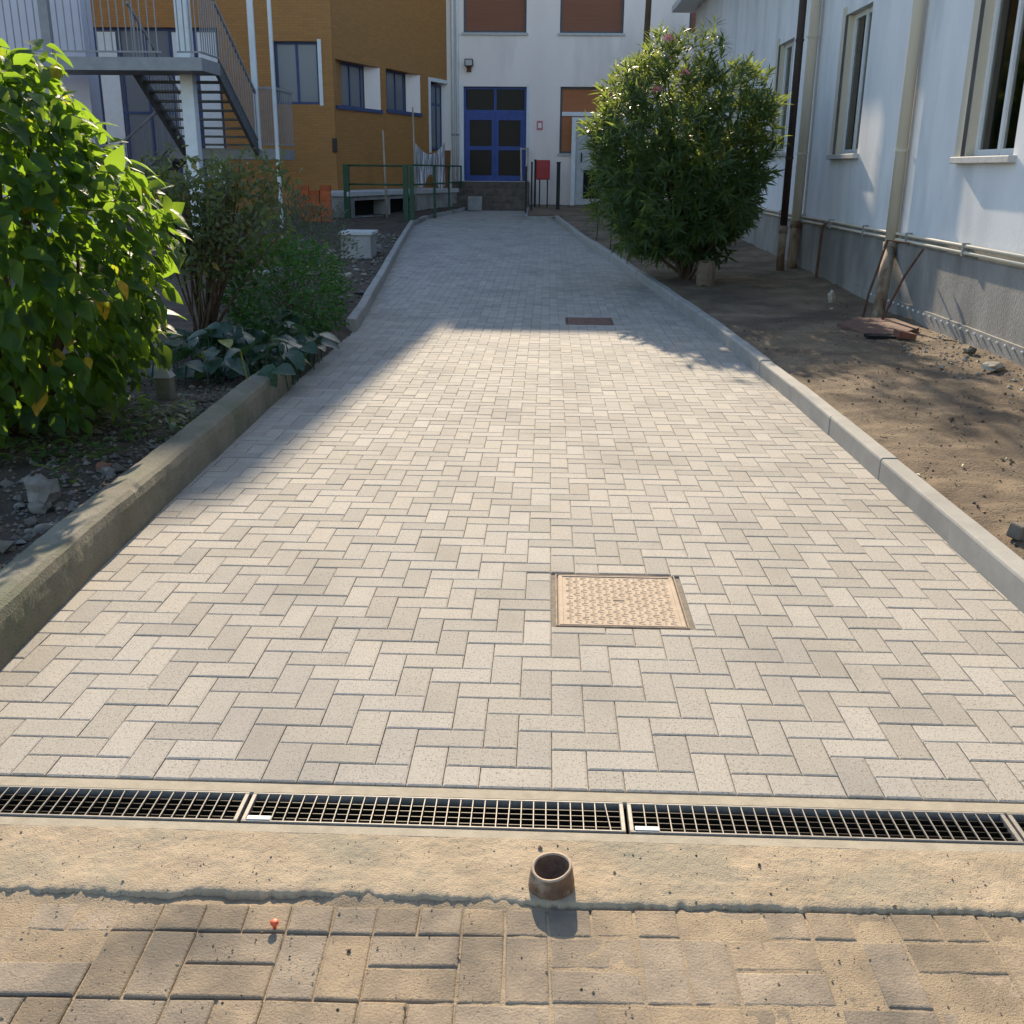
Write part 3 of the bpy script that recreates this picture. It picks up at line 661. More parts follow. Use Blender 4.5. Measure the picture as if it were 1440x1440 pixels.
# architrave, upper windows, orange shutters
MB().box(1.285, -.02, 1.2, 1.368, .0, 4.15).build('door_jamb', M['white_paint'], bb)
MB().box(3.357, -.02, 1.2, 3.45, .0, 4.15).build('door_jamb', M['white_paint'], bb)
for h in hs[1:]:
    up_ = h[1] > 5
    fr = MB(); a, c, b, d = h[0]+.004, h[1]+.004, h[2]-.004, h[3]-.004
    fr.box(a, .1, c, a+.06, .18, d).box(b-.06, .1, c, b, .18, d).box(a+.06, .1, c, b-.06, .18, c+.06).box(a+.06, .1, d-.06, b-.06, .18, d); w_ = fr.build('window', M['grey_dark'], bb)
    if not up_:
        MB().box(a+.06, .09, 3.22, b-.06, .17, 3.34).build('transom', M['white_paint'], w_)
        MB().box(a+.06, .13, c+.06, b-.06, .15, 3.22).build('shutter', M['shutter'], w_); MB().box(a+.06, .13, 3.34, b-.06, .15, d-.06).build('shutter', M['shutter'], w_)
    else: MB().box(a+.06, .13, c+.06, b-.06, .15, d-.06).build('shutter', M['shutter_dark'], w_)
    MB().box(h[0]-.06, -.06, h[1]-.07, h[2]+.06, .1, h[1]-.001).build('window_sill', M['sill'], w_)
# wall lamp
t = thing('wall_lamp', (-2.54, 34.82, 4.6), 'small rusty floodlight on the white wall above the blue door', 'lamp')
MB().box(-2.68, 34.68, 4.62, -2.42, 34.82, 4.84).build('housing', M['rust'], t, bevel=.015)
MB().box(-2.65, 34.672, 4.65, -2.45, 34.679, 4.81).build('lens', M['sill'], t)
MB().box(-2.62, 34.8, 4.48, -2.48, 34.897, 4.62).build('bracket', M['rust'], t)
# red wall sign
t = thing('wall_sign', (-.32, 34.89, 2.8), 'small faded red sign on the white wall right of the door', 'sign')
MB().box(-.415, 34.885, 2.79, -.225, 34.898, 3.065).build('plate', M['sign'], t); MB().box(-.375, 34.879, 2.85, -.265, 34.8845, 3.0).build('symbol', M['wall_white'], t)
# white metal cabinet door right of the window
t = thing('service_door', (1.4, 34.5, .5), 'pale grey metal door in a white frame behind the oleander', 'door')
x0, x1, z0, z1 = .69, 2.35, .5, 3.16
MB().box(x0, 34.4, z0, x0+.13, 34.88, z1).box(x1-.13, 34.4, z0, x1, 34.88, z1).box(x0+.13, 34.4, z1-.1, x1-.13, 34.88, z1).build('frame', M['white_paint'], t)
MB().box(x0+.13, 34.52, z0+.05, x1-.13, 34.6, z1-.1).build('door_leaf', M['concrete_pale'], t)
MB().box(x0+.4, 34.505, .74, x0+.95, 34.519, 1.6).build('lower_vent', M['dark'], t)
MB().box(x0+.3, 34.46, 1.85, x0+.34, 34.519, 2.12).build('handle', M['black'], t)
# red post box on two legs
t = thing('red_box', (-.17, 33.2, .45), 'red metal box on two black legs right of the steps', 'hose box')
MB().box(-.39, 33.1, 1.31, .03, 33.32, 1.88).build('case', M['red_box'], t, bevel=.02)
MB().box(-.34, 33.085, 1.36, -.02, 33.099, 1.83).build('door', M['red_box'], t)
for x in (-.28, -.04): MB().box(x-.02, 33.16, .38, x+.02, 33.2, 1.31).build('leg', M['black'], t)
# black fence posts round the red box
pl = ['black iron post standing at the right edge of the paving end', 'black iron post between the steps and the red box', 'black iron post right of the red box', 'thin dark post left of the red box']
for i, (px, py, h, ww) in enumerate(((-.63, 30.1, 1.25, .05), (-.5, 31.8, 1.35, .05), (.28, 32.2, 1.35, .11), (-.42, 33.3, 1.4, .06))):
    z = rise(py)+.05; t = thing('fence_post', (px, py, z), pl[i], 'post', 'black posts by the red box')
    MB().box(px-ww/2, py-ww/2, z-.05, px+ww/2, py+ww/2, z+h).build('shaft', M['black'], t, bevel=.004); MB().box(px-ww*.6, py-ww*.6, z+h, px+ww*.6, py+ww*.6, z+h+.03).build('cap', M['black'], t)
# white leaning frame by the door
mb = MB(); mb.bar((-.86, 34.0, 1.25), (-.9, 34.5, 2.25), .05).bar((-.66, 34.0, 1.25), (-.68, 34.5, 2.25), .05).bar((-.9, 34.5, 2.22), (-.68, 34.5, 2.22), .05)
tag(mb.build('leaning_frame', M['wood_pale'], None, (-.78, 34.2, 1.25)), 'pale narrow frame leaning beside the blue door', 'frame')
# steps to the door
st = thing('entrance_steps', (-1.8, 33.3, .42), 'worn dark stone steps leading up to the blue door', 'steps')
for i in range(4):
    MB().box(-3.0, 32.75+i*.36, .2, -.62, 34.89 if i == 3 else 32.75+(i+1)*.36+.02, .6+i*.208).build('step', M['step'], st, bevel=.012)
mb = MB(); mb.box(-2.42, 32.3, .41, -2.0, 32.62, .82); tag(mb.build('concrete_block', M['concrete'], None, (-2.2, 32.46, .41), bevel=.015), 'pale rough block standing in front of the entrance steps', 'block')
# white vertical pipes in the corner
for i, x in enumerate((-3.06, -2.92)):
    t = thing('corner_pipe', (x, 34.8, 1.0), ('white vertical pipe tight in the corner left of the blue door', 'second white vertical pipe, nearer the blue door')[i], 'pipe', 'white pipes in the corner')
    MB().tube([(x, 34.82, .6), (x, 34.82, 11.8)], .045, 10).build('pipe', M['white_paint'], t, smooth=True); MB().tube([(x, 34.82, 2.6), (x, 34.82, 2.66)], .055, 10).build('clip', M['grey_paint'], t)

# --- ochre building
OC = (-5.50, 28.28); OL = 7.03; OA = math.atan2(.947, .322)
ob = thing('building', (OC[0], OC[1], 0), 'ochre tiled building with deep strip windows on the left of the far door', 'building', rz=OA, local=True)
oh = [(.05, 3.13, 2.5, 4.22), (2.85, 3.17, 5.05, 4.24), (5.72, 2.12, 7.0, 4.12)]
facade('wall', OL, -.2, 10.0, oh, .34, 'ochre', ob, 5)
for i, (a, c, b, d) in enumerate(oh[:2]):
    w_ = window(ob, a+.003, c+.003, b-.003-.0, d-.003, .3, 4, 1, M['blue_dull'], M['glass_grey'], .05)
    MB().add([(b-.004, .004, c+.004), (b-.45, .26, c+.004), (b-.45, .26, d-.004), (b-.004, .004, d-.004), (b-.004, .27, c+.004), (b-.004, .27, d-.004)], [(0, 1, 2, 3), (0, 4, 1), (3, 2, 5), (1, 4, 5, 2), (0, 3, 5, 4)]).build('splayed_jamb', M['wall_white'], w_)
    MB().box(a-.03, -.05, c-.09, b+.03, .3, c-.001).build('window_sill', M['blue_dull'], w_)
a, c, b, d = oh[2]
w_ = window(ob, a+.05, c+.05, b-.05, d-.05, .2, 3, 2, M['blue_dull'], M['glass_grey'], .06, rows=[c+.05, 3.5, d-.05])
m_ = MB(); m_.box(a-.1, -.03, c-.05, a+.002, .2, d+.1).box(b-.002, -.03, c-.05, b+.02, .2, d+.1).box(a+.002, -.03, d-.001, b-.002, .2, d+.1); m_.build('white_surround', M['white_paint'], w_)
# front face of the ochre building (faces the camera)
of = thing('building', (-14.0, 28.1, 0), 'ochre tiled building with blue-framed windows behind the steel stairs', 'building', local=True)
fh = [(14-6.98, 3.13, 14-5.86, 4.6), (14-12.2, .9, 14-8.35, 4.9)]
facade('wall', 8.5, -.2, 10.0, fh, .2, 'ochre', of, 4)
w_ = window(of, fh[0][0]+.003, 3.133, fh[0][2]-.003, 4.597, .14, 2, 1, M['blue_dull'], M['glass_grey'], .06)
MB().box(fh[0][2]-.001, -.02, 3.1, fh[0][2]+.09, .1, 4.65).build('white_surround', M['white_paint'], w_)
w_ = window(of, fh[1][0]+.003, .903, fh[1][2]-.003, 4.897, .14, 6, 2, M['blue_dull'], M['glass_grey'], .06)
for i in (1, 4, 5): MB().box(fh[1][0]+.08+i*.64, .09, 1.0, fh[1][0]+.56+i*.64, .105, 4.8).build('blind', M['white_paint'], w_)
MB().box(14-5.93+.35, -.06, 1.98, 14-5.93+.47, -.001, 2.32).build('meter_box', M['brown_pipe'], of)
MB().box(.0, -.3, 10.0, 8.9, 4.2, 10.15).build('roof', M['roof'], of)
MB().box(-.3, -.4, 10.0, OL+.3, 5.3, 10.15).build('roof', M['roof'], ob)
for ch in [o_ for o_ in C.objects if o_.parent == ob]:
    ch.parent = of; ch.matrix_parent_inverse = of.matrix_basis.inverted() @ ob.matrix_basis
bpy.data.objects.remove(ob)
# lavender building far left
lb = thing('building', (-15.5, 21.6, 0), 'pale lavender wall end above the big bush at far left', 'building', local=True)
facade('wall', 6.45, -.1, 9.5, [(1.5, 3.4, 3.2, 5.2)], .2, 'wall_lav', lb, .5)
window(lb, 1.503, 3.403, 3.197, 5.197, .14, 2, 1, M['white_paint'], M['glass'], .06)

# porch slab beside the ochre wall
pb = thing('porch', (OC[0], OC[1], .3), 'low concrete porch slab with dark openings along the ochre wall', 'porch', rz=OA, local=True)
holes = [(-1.0, .27, .75, .58), (.95, .27, 2.5, .6)]
def porchwall():
    mb = MB(); X = sorted({-1.35, 5.4, -1.0, .75, .95, 2.5}); Z = [-.25, .12, .52, .62]
    for a, b in zip(X[:-1], X[1:]):
        for c, d in zip(Z[:-1], Z[1:]):
            if c == .12 and any(h[0] <= a and b <= h[2] for h in holes): continue
            mb.add([(a, -1.0, c), (b, -1.0, c), (b, -1.0, d), (a, -1.0, d)], [(0, 1, 2, 3)])
    for h in holes:
        for x in (h[0], h[2]): mb.add([(x, -1, .12), (x, -.6, .12), (x, -.6, .52), (x, -1, .52)], [(0, 1, 2, 3)])
        mb.add([(h[0], -1, .12), (h[2], -1, .12), (h[2], -.6, .12), (h[0], -.6, .12)], [(0, 1, 2, 3)]); mb.add([(h[0], -1, .52), (h[2], -1, .52), (h[2], -.6, .52), (h[0], -.6, .52)], [(0, 1, 2, 3)])
    mb.add([(-1.35, -1, -.25), (-1.35, -.02, -.25), (-1.35, -.02, .62), (-1.35, -1, .62)], [(0, 1, 2, 3)])
    mb.add([(5.4, -1, -.25), (5.4, -.02, -.25), (5.4, -.02, .62), (5.4, -1, .62)], [(0, 1, 2, 3)])
    return mb.build('base', M['concrete'], pb)
porchwall()
MB().box(-1.4, -1.06, .62, 5.45, -.01, .74).build('slab', M['concrete_pale'], pb, bevel=.01)
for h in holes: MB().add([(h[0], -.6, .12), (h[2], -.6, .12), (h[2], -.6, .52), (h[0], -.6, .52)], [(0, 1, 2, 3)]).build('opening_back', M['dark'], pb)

# green railings
def railing(pts, z_top, lows, label, thick, postr):
    t = thing('railing', (pts[0][0], pts[0][1], rise(pts[0][1])+.05), label, 'railing', 'green railings by the porch')
    for i, p in enumerate(pts):
        MB().box(p[0]-postr[i], p[1]-postr[i], rise(p[1]), p[0]+postr[i], p[1]+postr[i], z_top+.02).build('post', M['green_rail'], t)
    for z in [z_top]+lows:
        for a, b in zip(pts[:-1], pts[1:]): MB().tube([(a[0], a[1], z), (b[0], b[1], z)], thick, 8).build('rail', M['green_rail'], t, smooth=True)
railing([(-5.0, 26.7), (-3.5, 26.45)], 1.66, [1.22], 'green painted railing in front of the porch openings', .022, (.07, .06))
railing([(-3.36, 26.5), (-3.05, 28.9), (-2.86, 31.0), (-2.72, 33.6)], 1.68, [1.22], 'green railing running along the paving edge to the blue door', .022, (.05, .03, .025, .025))
# thin poles
for i, (x, y, z0, z1, lx) in enumerate(((-4.12, 27.4, .3, 2.5, -.06), (-3.72, 30.2, .5, 3.2, -.05))):
    mb = MB(); mb.tube([(x, y, z0), (x+lx*.5, y+.05, (z0+z1)/2), (x+lx, y+.1, z1)], [.028, .026, .022], 8)
    tag(mb.build('wooden_pole', M['wood_pale'], None, (x, y, z0), smooth=True), ('thin pale pole standing in front of the porch openings', 'thin pale pole standing behind the draped cloth')[i], 'pole', 'thin poles by the porch')
# striped cloth on the railing
V = []; n = 22; m_ = 10
for i in range(n):
    for j in range(m_):
        u = i/(n-1); v = j/(m_-1); V.append((-3.75+.85*u, 30.35+.06*math.sin(u*23)+.05*v*math.sin(u*11), 2.3-.32*math.sin(math.pi*u)*(1-v)-v*(1.05+.2*math.sin(u*9))))
F = [(i*m_+j, (i+1)*m_+j, (i+1)*m_+j+1, i*m_+j+1) for i in range(n-1) for j in range(m_-1)]
V2 = [(x, y+.02, z) for x, y, z in V]; k = len(V)
F2 = [tuple(q+k for q in reversed(f)) for f in F]
me = npmesh('draped_cloth', [(x+3.4, y-30.4, z-1.1) for x, y, z in V+V2], F+F2); tag(link('draped_cloth', me, 'cloth', None, (-3.4, 30.4, 1.1), True), 'grey and white striped cloth hung by the porch railing', 'cloth')
mb = MB(); mb.obox((-3.2, 33.0, 1.68), (.42, .05, .9), (R(8), 0, R(20))); tag(mb.build('board', M['board'], None, (-3.2, 33.0, 1.2)), 'brown board leaning on the ochre wall beside the corner pipes', 'board')

# concrete pit box and rubble
zb = rise(17.4)+.1
t = thing('concrete_box', (-3.1, 17.5, zb), 'grey concrete pit box with pale lid beside the far kerb', 'box')
MB().box(-3.36, 17.2, zb-.1, -2.86, 17.75, zb+.36).build('body', M['concrete'], t, bevel=.012); MB().box(-3.39, 17.17, zb+.36, -2.83, 17.78, zb+.42).build('lid', M['concrete_pale'], t, bevel=.01)
# orange hollow bricks
bm_ = MB(); bm_.box(-.125, -.06, 0, .125, .06, .118)
bme = bm_.mesh('hollow_brick'); bme.materials.append(M['brick_red'])
bb2 = bmesh.new(); bb2.from_mesh(bme); bmesh.ops.bevel(bb2, geom=bb2.edges[:], offset=.006, segments=1, affect='EDGES'); bb2.to_mesh(bme); bb2.free()
for cx in range(3):
    for cz in range(7-cx % 2):
        o = link('hollow_brick', bme, None, None, (-5.85+cx*.262+random.uniform(-.012, .012), 25.7+random.uniform(-.03, .03), rise(25.7)+.1+cz*.12)); o.rotation_euler = (0, 0, random.gauss(0, .05))
        tag(o, 'orange hollow brick in the stack beside the porch', 'brick', 'orange hollow bricks stacked beside the porch')

# ------------------------------------------------------------------ steel stairs at left
ss = thing('steel_staircase', (-7, 22.3, .3), 'grey steel outdoor staircase with open treads and railings', 'staircase')
za, zb_, ya, yb = 3.40, 1.98, 21.1, 23.6
for x in (-7.92, -6.33): MB().bar((x, ya, za-.05), (x, yb, zb_-.05), .07, .24).build('stringer', M['grey_dark'], ss)
for i in range(9):
    k = (i+.5)/9; MB().box(-7.88, ya+(yb-ya)*k-.13, za+(zb_-za)*k-.03, -6.37, ya+(yb-ya)*k+.13, za+(zb_-za)*k+.01).build('tread', M['grey_dark'], ss)
MB().box(-10.0, 20.0, 3.24, -6.28, 21.1, 3.46).build('upper_landing', M['grey_paint'], ss)
MB().box(-8.3, 23.6, 1.76, -5.9, 25.2, 1.98).build('lower_landing', M['grey_paint'], ss)
MB().box(-6.98, 20.82, .1, -6.74, 21.06, 7).build('column', M['white_paint'], ss, bevel=.01)
MB().box(-5.93, 23.55, .2, -5.86, 23.62, 6.5).build('post', M['white_paint'], ss); MB().box(-6.36, 23.55, 1.98, -6.24, 23.63, 6.5).build('post', M['white_paint'], ss)
MB().box(-9.15, 20.0, 3.46, -8.98, 20.12, 7).build('post', M['grey_paint'], ss)
def rail_set(a, b, h, n):
    a = Vector(a); b = Vector(b); u = Vector((0, 0, h))
    MB().bar(a+u, b+u, .05).build('handrail', M['grey_paint'], ss); MB().bar(a+Vector((0, 0, .09)), b+Vector((0, 0, .09)), .03).build('rail', M['grey_paint'], ss)
    for i in range(n):
        p = a+(b-a)*((i+.5)/n); MB().bar(p+Vector((0, 0, .09)), p+u, .018).build('baluster', M['grey_paint'], ss)
rail_set((-6.30, ya, za+.05), (-6.30, yb, zb_+.05), 1.05, 15)
rail_set((-7.95, ya, za+.05), (-7.95, yb, zb_+.05), 1.05, 15)
rail_set((-6.22, 23.58, 1.98), (-5.92, 23.58, 1.98), 1.22, 7)
rail_set((-5.9, 23.6, 1.98), (-5.9, 25.2, 1.98), 1.22, 10)
rail_set((-10, 20.03, 3.46), (-7.0, 20.03, 3.46), 1.1, 22)
rail_set((-6.72, 20.03, 3.46), (-6.3, 20.03, 3.46), 1.1, 4); rail_set((-6.3, 20.05, 3.46), (-6.3, 21.1, 3.46), 1.1, 8)
# lower flight
MB().bar((-10.3, 24.0, .35), (-8.3, 24.0, 1.9), .07, .24).build('stringer', M['grey_dark'], ss)
MB().bar((-10.3, 25.0, .35), (-8.3, 25.0, 1.9), .07, .24).build('stringer', M['grey_dark'], ss)
for i in range(9):
    k = (i+.5)/9; MB().box(-10.3+2*k-.13, 24.04, .3+1.62*k, -10.3+2*k+.13, 24.96, .34+1.62*k).build('tread', M['grey_dark'], ss)
rail_set((-10.3, 23.96, .4), (-8.3, 23.96, 1.98), 1.0, 14)

# ------------------------------------------------------------------ right side small things
t = thing('pit_cover', (3.35, 10.75, .1), 'rusty broken pit cover at the foot of the cream downpipe', 'pit cover')
mb = MB(); mb.add([(3.0, 10.85, .125), (3.12, 10.3, .11), (3.42, 10.22, .115), (3.72, 10.5, .14), (3.66, 11.1, .15), (3.3, 11.2, .145)], [(0, 1, 2, 3, 4, 5)])
g_ = [(x, y, z-.035) for x, y, z in mb.v]; mb.add(g_, [(5, 4, 3, 2, 1, 0)]); mb.f += [(i, (i+1) % 6, 6+(i+1) % 6, 6+i) for i in range(6)]
mb.build('lid', M['cast2'], t); MB().box(3.1, 10.08, .04, 3.36, 10.24, .112).build('hole', M['dark'], t); MB().obox((3.46, 10.14, .12), (.2, .1, .06), (.1, .2, .3)).build('broken_edge', M['brick_old'], t)
mb = MB(); mb.tube([(3.80, 11.35, .9), (3.62, 11.5, .92), (3.5, 11.55, .35), (3.48, 11.6, .1)], .013, 6)
tag(mb.build('bent_rod', M['rust'], None, (3.5, 11.5, .1)), 'bent rusty rod standing against the plinth left of its pair', 'rod', 'rusty rods against the plinth')
mb = MB(); mb.tube([(3.80, 10.9, .88), (3.66, 10.95, .6), (3.5, 11.05, .1)], .013, 6)
tag(mb.build('bent_rod', M['rust'], None, (3.5, 11.05, .1)), 'straight rusty rod leaning on the plinth right of its pair', 'rod', 'rusty rods against the plinth')
mb = MB(); mb.tube([(3.83, 14.9, .93), (3.78, 14.9, .9), (3.76, 14.9, .2)], .02, 8)
tag(mb.build('rusty_pipe', M['rust'], None, (3.76, 14.9, .15)), 'thin rusty pipe down the plinth under the second window', 'pipe')

def rock(c, s, mat, name, label=None, cat=None, group=None, flat=.7, seed=0):
    bm = bmesh.new(); bmesh.ops.create_icosphere(bm, subdivisions=2, radius=1)
    for v in bm.verts:
        c_ = v.co/max(abs(v.co.x), abs(v.co.y), abs(v.co.z)); v.co = v.co.lerp(c_, .45)
        n = .85+.5*noise.noise(v.co*1.3+Vector((seed*3.1, seed, 0)))+.28*noise.noise(v.co*3+Vector((0, seed*2, 4)))
        v.co = Vector((v.co.x*s[0]*n, v.co.y*s[1]*n, v.co.z*s[2]*n))
    me = bpy.data.meshes.new(name); bm.to_mesh(me); bm.free()
    o = link(name, me, mat, None, c); o.rotation_euler = (0, 0, seed*1.3)
    return tag(o, label, cat, group)
# dark block on the soil right
mb = MB(); mb.obox((2.09, 4.32, .125), (.12, .07, .065), (.1, .15, .5)); tag(mb.build('broken_brick', M['stone'], None, (2.09, 4.32, .09), bevel=.006), 'dark grey broken brick lying on the soil behind the right kerb', 'brick')
rock((3.6, 8.4, .13), (.13, .09, .035), 'rubble_pale', 'rubble_stone', 'pale flat lump of rubble at the plinth foot far right', 'stone', None, seed=3)
rock((3.68, 9.1, .14), (.06, .05, .04), 'stone', 'rubble_stone', 'small dark stone at the plinth foot', 'stone', None, seed=5)
rock((3.42, 12.75, .17), (.045, .045, .1), 'rubble_pale', 'rubble_stone', 'small upright pale lump by the plinth beyond the pit cover', 'stone', None, seed=6)
def gr():
    x = random.uniform(1.98, 3.85); y = random.uniform(3.2, 13); return (x, y, soil_r(x, y))
grit('soil_crumbs', 2600, gr, .005, 'soil_dry', 'loose crumbs and pebbles on the dry soil behind the right kerb', 'gravel')
def gr2():
    y = random.gauss(8.8, 1.0); x = random.uniform(3.2, 3.84); return (x, y, soil_r(x, y))
grit('rubble_fragments', 230, gr2, .010, 'rubble_pale', 'pale rubble fragments strewn along the plinth foot', 'rubble')

# left bed stones
for i in range(40):
    y = random.uniform(3.2, 5.2); x = lerp(XL, y)-.24-abs(random.gauss(0, .35)); s = random.uniform(.016, .05)
    m_ = 'stone' if random.random() < .85 else 'brick_old'
    rock((x, y, soil_l(x, y)+s*.35), (s*1.25, s, s*.8), m_, 'rubble_stone', 'rubble stone lying in the shade behind the old kerb' if m_ == 'stone' else 'reddish brick fragment among the rubble behind the old kerb', 'stone', 'rubble stones behind the old kerb' if m_ == 'stone' else 'brick fragments behind the old kerb', seed=i)
rock((-2.27, 4.42, .2), (.085, .07, .075), 'stone', 'rubble_stone', 'largest rounded grey stone beside the old kerb', 'stone', None, seed=31)
def gl():
    y = random.uniform(2.6, 7.6); x = lerp(XL, y)-.19-abs(random.gauss(0, .5)); return (x, y, soil_l(x, y))
grit('bed_gravel', 3400, gl, .010, 'stone', 'small gravel and broken stone covering the bed behind the old kerb', 'gravel')
for i, (x, y, s) in enumerate(((-2.75, 14.6, .1), (-2.95, 14.2, .07), (-2.6, 14.9, .06), (-3.0, 15.1, .09), (-2.8, 15.5, .06), (-2.72, 13.9, .06))):
    rock((x, y, soil_l(x, y)+.02), (s, s*.6, s*.45), 'rubble_pale', 'rubble_stone', 'pale broken rubble piece behind the far left kerb', 'stone', 'pale rubble behind the far kerb', seed=i+40)
def gl2():
    y = random.uniform(12, 22); x = lerp(XL, y)-.15-abs(random.gauss(0, .5)); return (x, y, soil_l(x, y))
grit('far_rubble', 700, gl2, .022, 'stone', 'scattered rubble on the earth behind the far left kerb', 'rubble')
# small stone post in the bed
t = thing('marker_post', (-2.55, 6.78, .1), 'short grey stone marker post with pyramid cap in the left bed', 'post')
MB().box(-2.605, 6.73, .0, -2.495, 6.83, .26).build('shaft', M['kerb_old'], t, bevel=.01)
MB().add([(-2.61, 6.725, .26), (-2.49, 6.725, .26), (-2.49, 6.835, .26), (-2.61, 6.835, .26), (-2.575, 6.755, .325), (-2.525, 6.755, .325), (-2.525, 6.805, .325), (-2.575, 6.805, .325)], [(0, 3, 2, 1), (4, 5, 6, 7), (0, 1, 5, 4), (1, 2, 6, 5), (2, 3, 7, 6), (3, 0, 4, 7)]).build('cap', M['concrete'], t)

# ------------------------------------------------------------------ foliage
def leaf_t(wid, fold=.18, droop=.22, prof=(0, .62, 1, .78, 0), tip=1.0):
    n = len(prof); V = []; F = []
    for i, p in enumerate(prof):
        y = i/(n-1); z = -droop*y*y; h = wid*p/2
        V += [(-h, y, z+fold*h*1.2), (0, y, z), (h, y, z+fold*h*1.2)]
    for i in range(n-1):
        a = 3*i; F += [(a, a+1, a+4, a+3), (a+1, a+2, a+5, a+4)]
    return np.array(V), np.array(F)
def place(tmpl, P, D, Nn, S):
    """arrays of leaf bases, directions, normals and lengths -> vertices, faces"""
    V, F = tmpl; P = np.asarray(P); D = np.asarray(D, float); Nn = np.asarray(Nn, float); S = np.asarray(S, float)
    D /= np.linalg.norm(D, axis=1, keepdims=True)+1e-9
    X = np.cross(D, Nn); X /= np.linalg.norm(X, axis=1, keepdims=True)+1e-9; Z = np.cross(X, D)
    W = P[:, None]+S[:, None, None]*(V[None, :, 0, None]*X[:, None]+V[None, :, 1, None]*D[:, None]+V[None, :, 2, None]*Z[:, None])
    FF = F[None]+(np.arange(len(P))*len(V))[:, None, None]
    return W.reshape(-1, 3), FF.reshape(-1, F.shape[1])
def foliage(name, tmpl, P, D, Nn, S, mat, parent):
    V, F = place(tmpl, P, D, Nn, S); o = link(name, npmesh(name, V, F), mat, parent, smooth=True); o['kind'] = 'stuff'; return o
def single_leaves(tmpl, P, D, Nn, S, mat, parent, name='leaf'):
    me = npmesh(name, tmpl[0], tmpl[1]); me.materials.append(M[mat]); me.polygons.foreach_set('use_smooth', [True]*len(me.polygons))
    for p, d, n, s in zip(P, D, Nn, S):
        d = Vector(d).normalized(); x = d.cross(Vector(n)); x.normalize(); z = x.cross(d)
        o = bpy.data.objects.new(name, me); C.objects.link(o); o.parent = parent; o.matrix_parent_inverse = parent.matrix_basis.inverted()
        o.matrix_basis = Matrix(((x.x*s, d.x*s, z.x*s, p[0]), (x.y*s, d.y*s, z.y*s, p[1]), (x.z*s, d.z*s, z.z*s, p[2]), (0, 0, 0, 1)))
def stems(parent, base, tips, r0, name='branch', mat='bark', bend=.15, each=True):
    for k, tip in enumerate(tips):
        b = Vector(base)+Vector((random.uniform(-.06, .06), random.uniform(-.06, .06), 0)); t_ = Vector(tip); pts = []
        off = Vector((random.uniform(-1, 1), random.uniform(-1, 1), 0))*bend
        for i in range(6):
            u = i/5; pts.append(b+(t_-b)*u+off*math.sin(math.pi*u)+Vector((0, 0, .12*math.sin(math.pi*u))))
        MB().tube(pts, [r0*(1-.8*i/5) for i in range(6)], 6).build(name, M[mat], parent, smooth=True)

# big broad-leaved bush
def big_bush():
    c = np.array((-3.22, 5.75, 1.1)); rad = np.array((1.08, .95, 1.24))
    t = thing('leafy_bush', (-3.05, 5.8, .1), 'big broad-leaved green bush with sunlit leaves at far left', 'bush')
    P, D, N_, S_ = [], [], [], []
    tips = []
    while len(P) < 5600:
        u = RNG.normal(size=3); u /= np.linalg.norm(u)
        lump = 1+.16*noise.noise(Vector(u*2.2))+.10*noise.noise(Vector(u*5.1))
        rr = (1-abs(RNG.normal(0, .16)))*lump
        if rr < .3: continue
        p = c+u*rad*rr*np.array((1-.18*max(0, u[2]), 1-.18*max(0, u[2]), 1))
        if p[2] < .28 or p[0] > -2.06: continue
        if p[2] < .55 and RNG.random() < .35: continue
        out = u*np.array((1, 1, .55)); d = out*.75+np.array((0, 0, -.55))+RNG.normal(0, .45, 3)
        n = out*.55+np.array((0, 0, .75))+RNG.normal(0, .4, 3)
        P.append(p); D.append(d); N_.append(n); S_.append(min(.17, .108*math.exp(RNG.normal(0, .3))))
        if len(tips) < 16 and RNG.random() < .04: tips.append(p)
    tm = leaf_t(.62, .22, .28, (0, .72, 1, .82, .45, 0))
    P = np.array(P); D = np.array(D); N_ = np.array(N_); S_ = np.array(S_)
    # the outermost leaves towards the camera are parts of their own
    sc = (P[:, 0]-c[0])*.45-(P[:, 1]-c[1])*.8; idx = np.argsort(-sc); inf = [i for i in idx if P[i, 0] > -3.3]
    own = set(inf[:280]); rest = [i for i in range(len(P)) if i not in own]; own = list(own)
    single_leaves(tm, P[own], D[own], N_[own], S_[own], 'lf_big', t)
    foliage('crown', tm, P[rest], D[rest], N_[rest], S_[rest], 'lf_big', t)
    stems(t, (-3.05, 5.8, .08), tips, .028)
big_bush()

def dome(c, rad, n, shell, tm, smin, smax, mat, t, name='crown', updir=.3, droop=-.2, zmin=.1, lump=.2, keep=None):
    P, D, N_, S_ = [], [], [], []
    while len(P) < n:
        u = RNG.normal(size=3); u /= np.linalg.norm(u); l = 1+lump*noise.noise(Vector(u*2.4)+Vector(c))+lump*.6*noise.noise(Vector(u*6)+Vector(c))
        rr = (1-abs(RNG.normal(0, shell)))*l
        if rr < .15: continue
        p = np.array(c)+u*np.array(rad)*rr
        if p[2] < zmin or (keep and not keep(p)): continue
        P.append(p); D.append(u*.8+np.array((0, 0, updir+droop*RNG.random()))+RNG.normal(0, .5, 3)); N_.append(u*.3+np.array((0, 0, .8))+RNG.normal(0, .4, 3)); S_.append(RNG.uniform(smin, smax))
    return foliage(name, tm, P, D, N_, S_, mat, t)

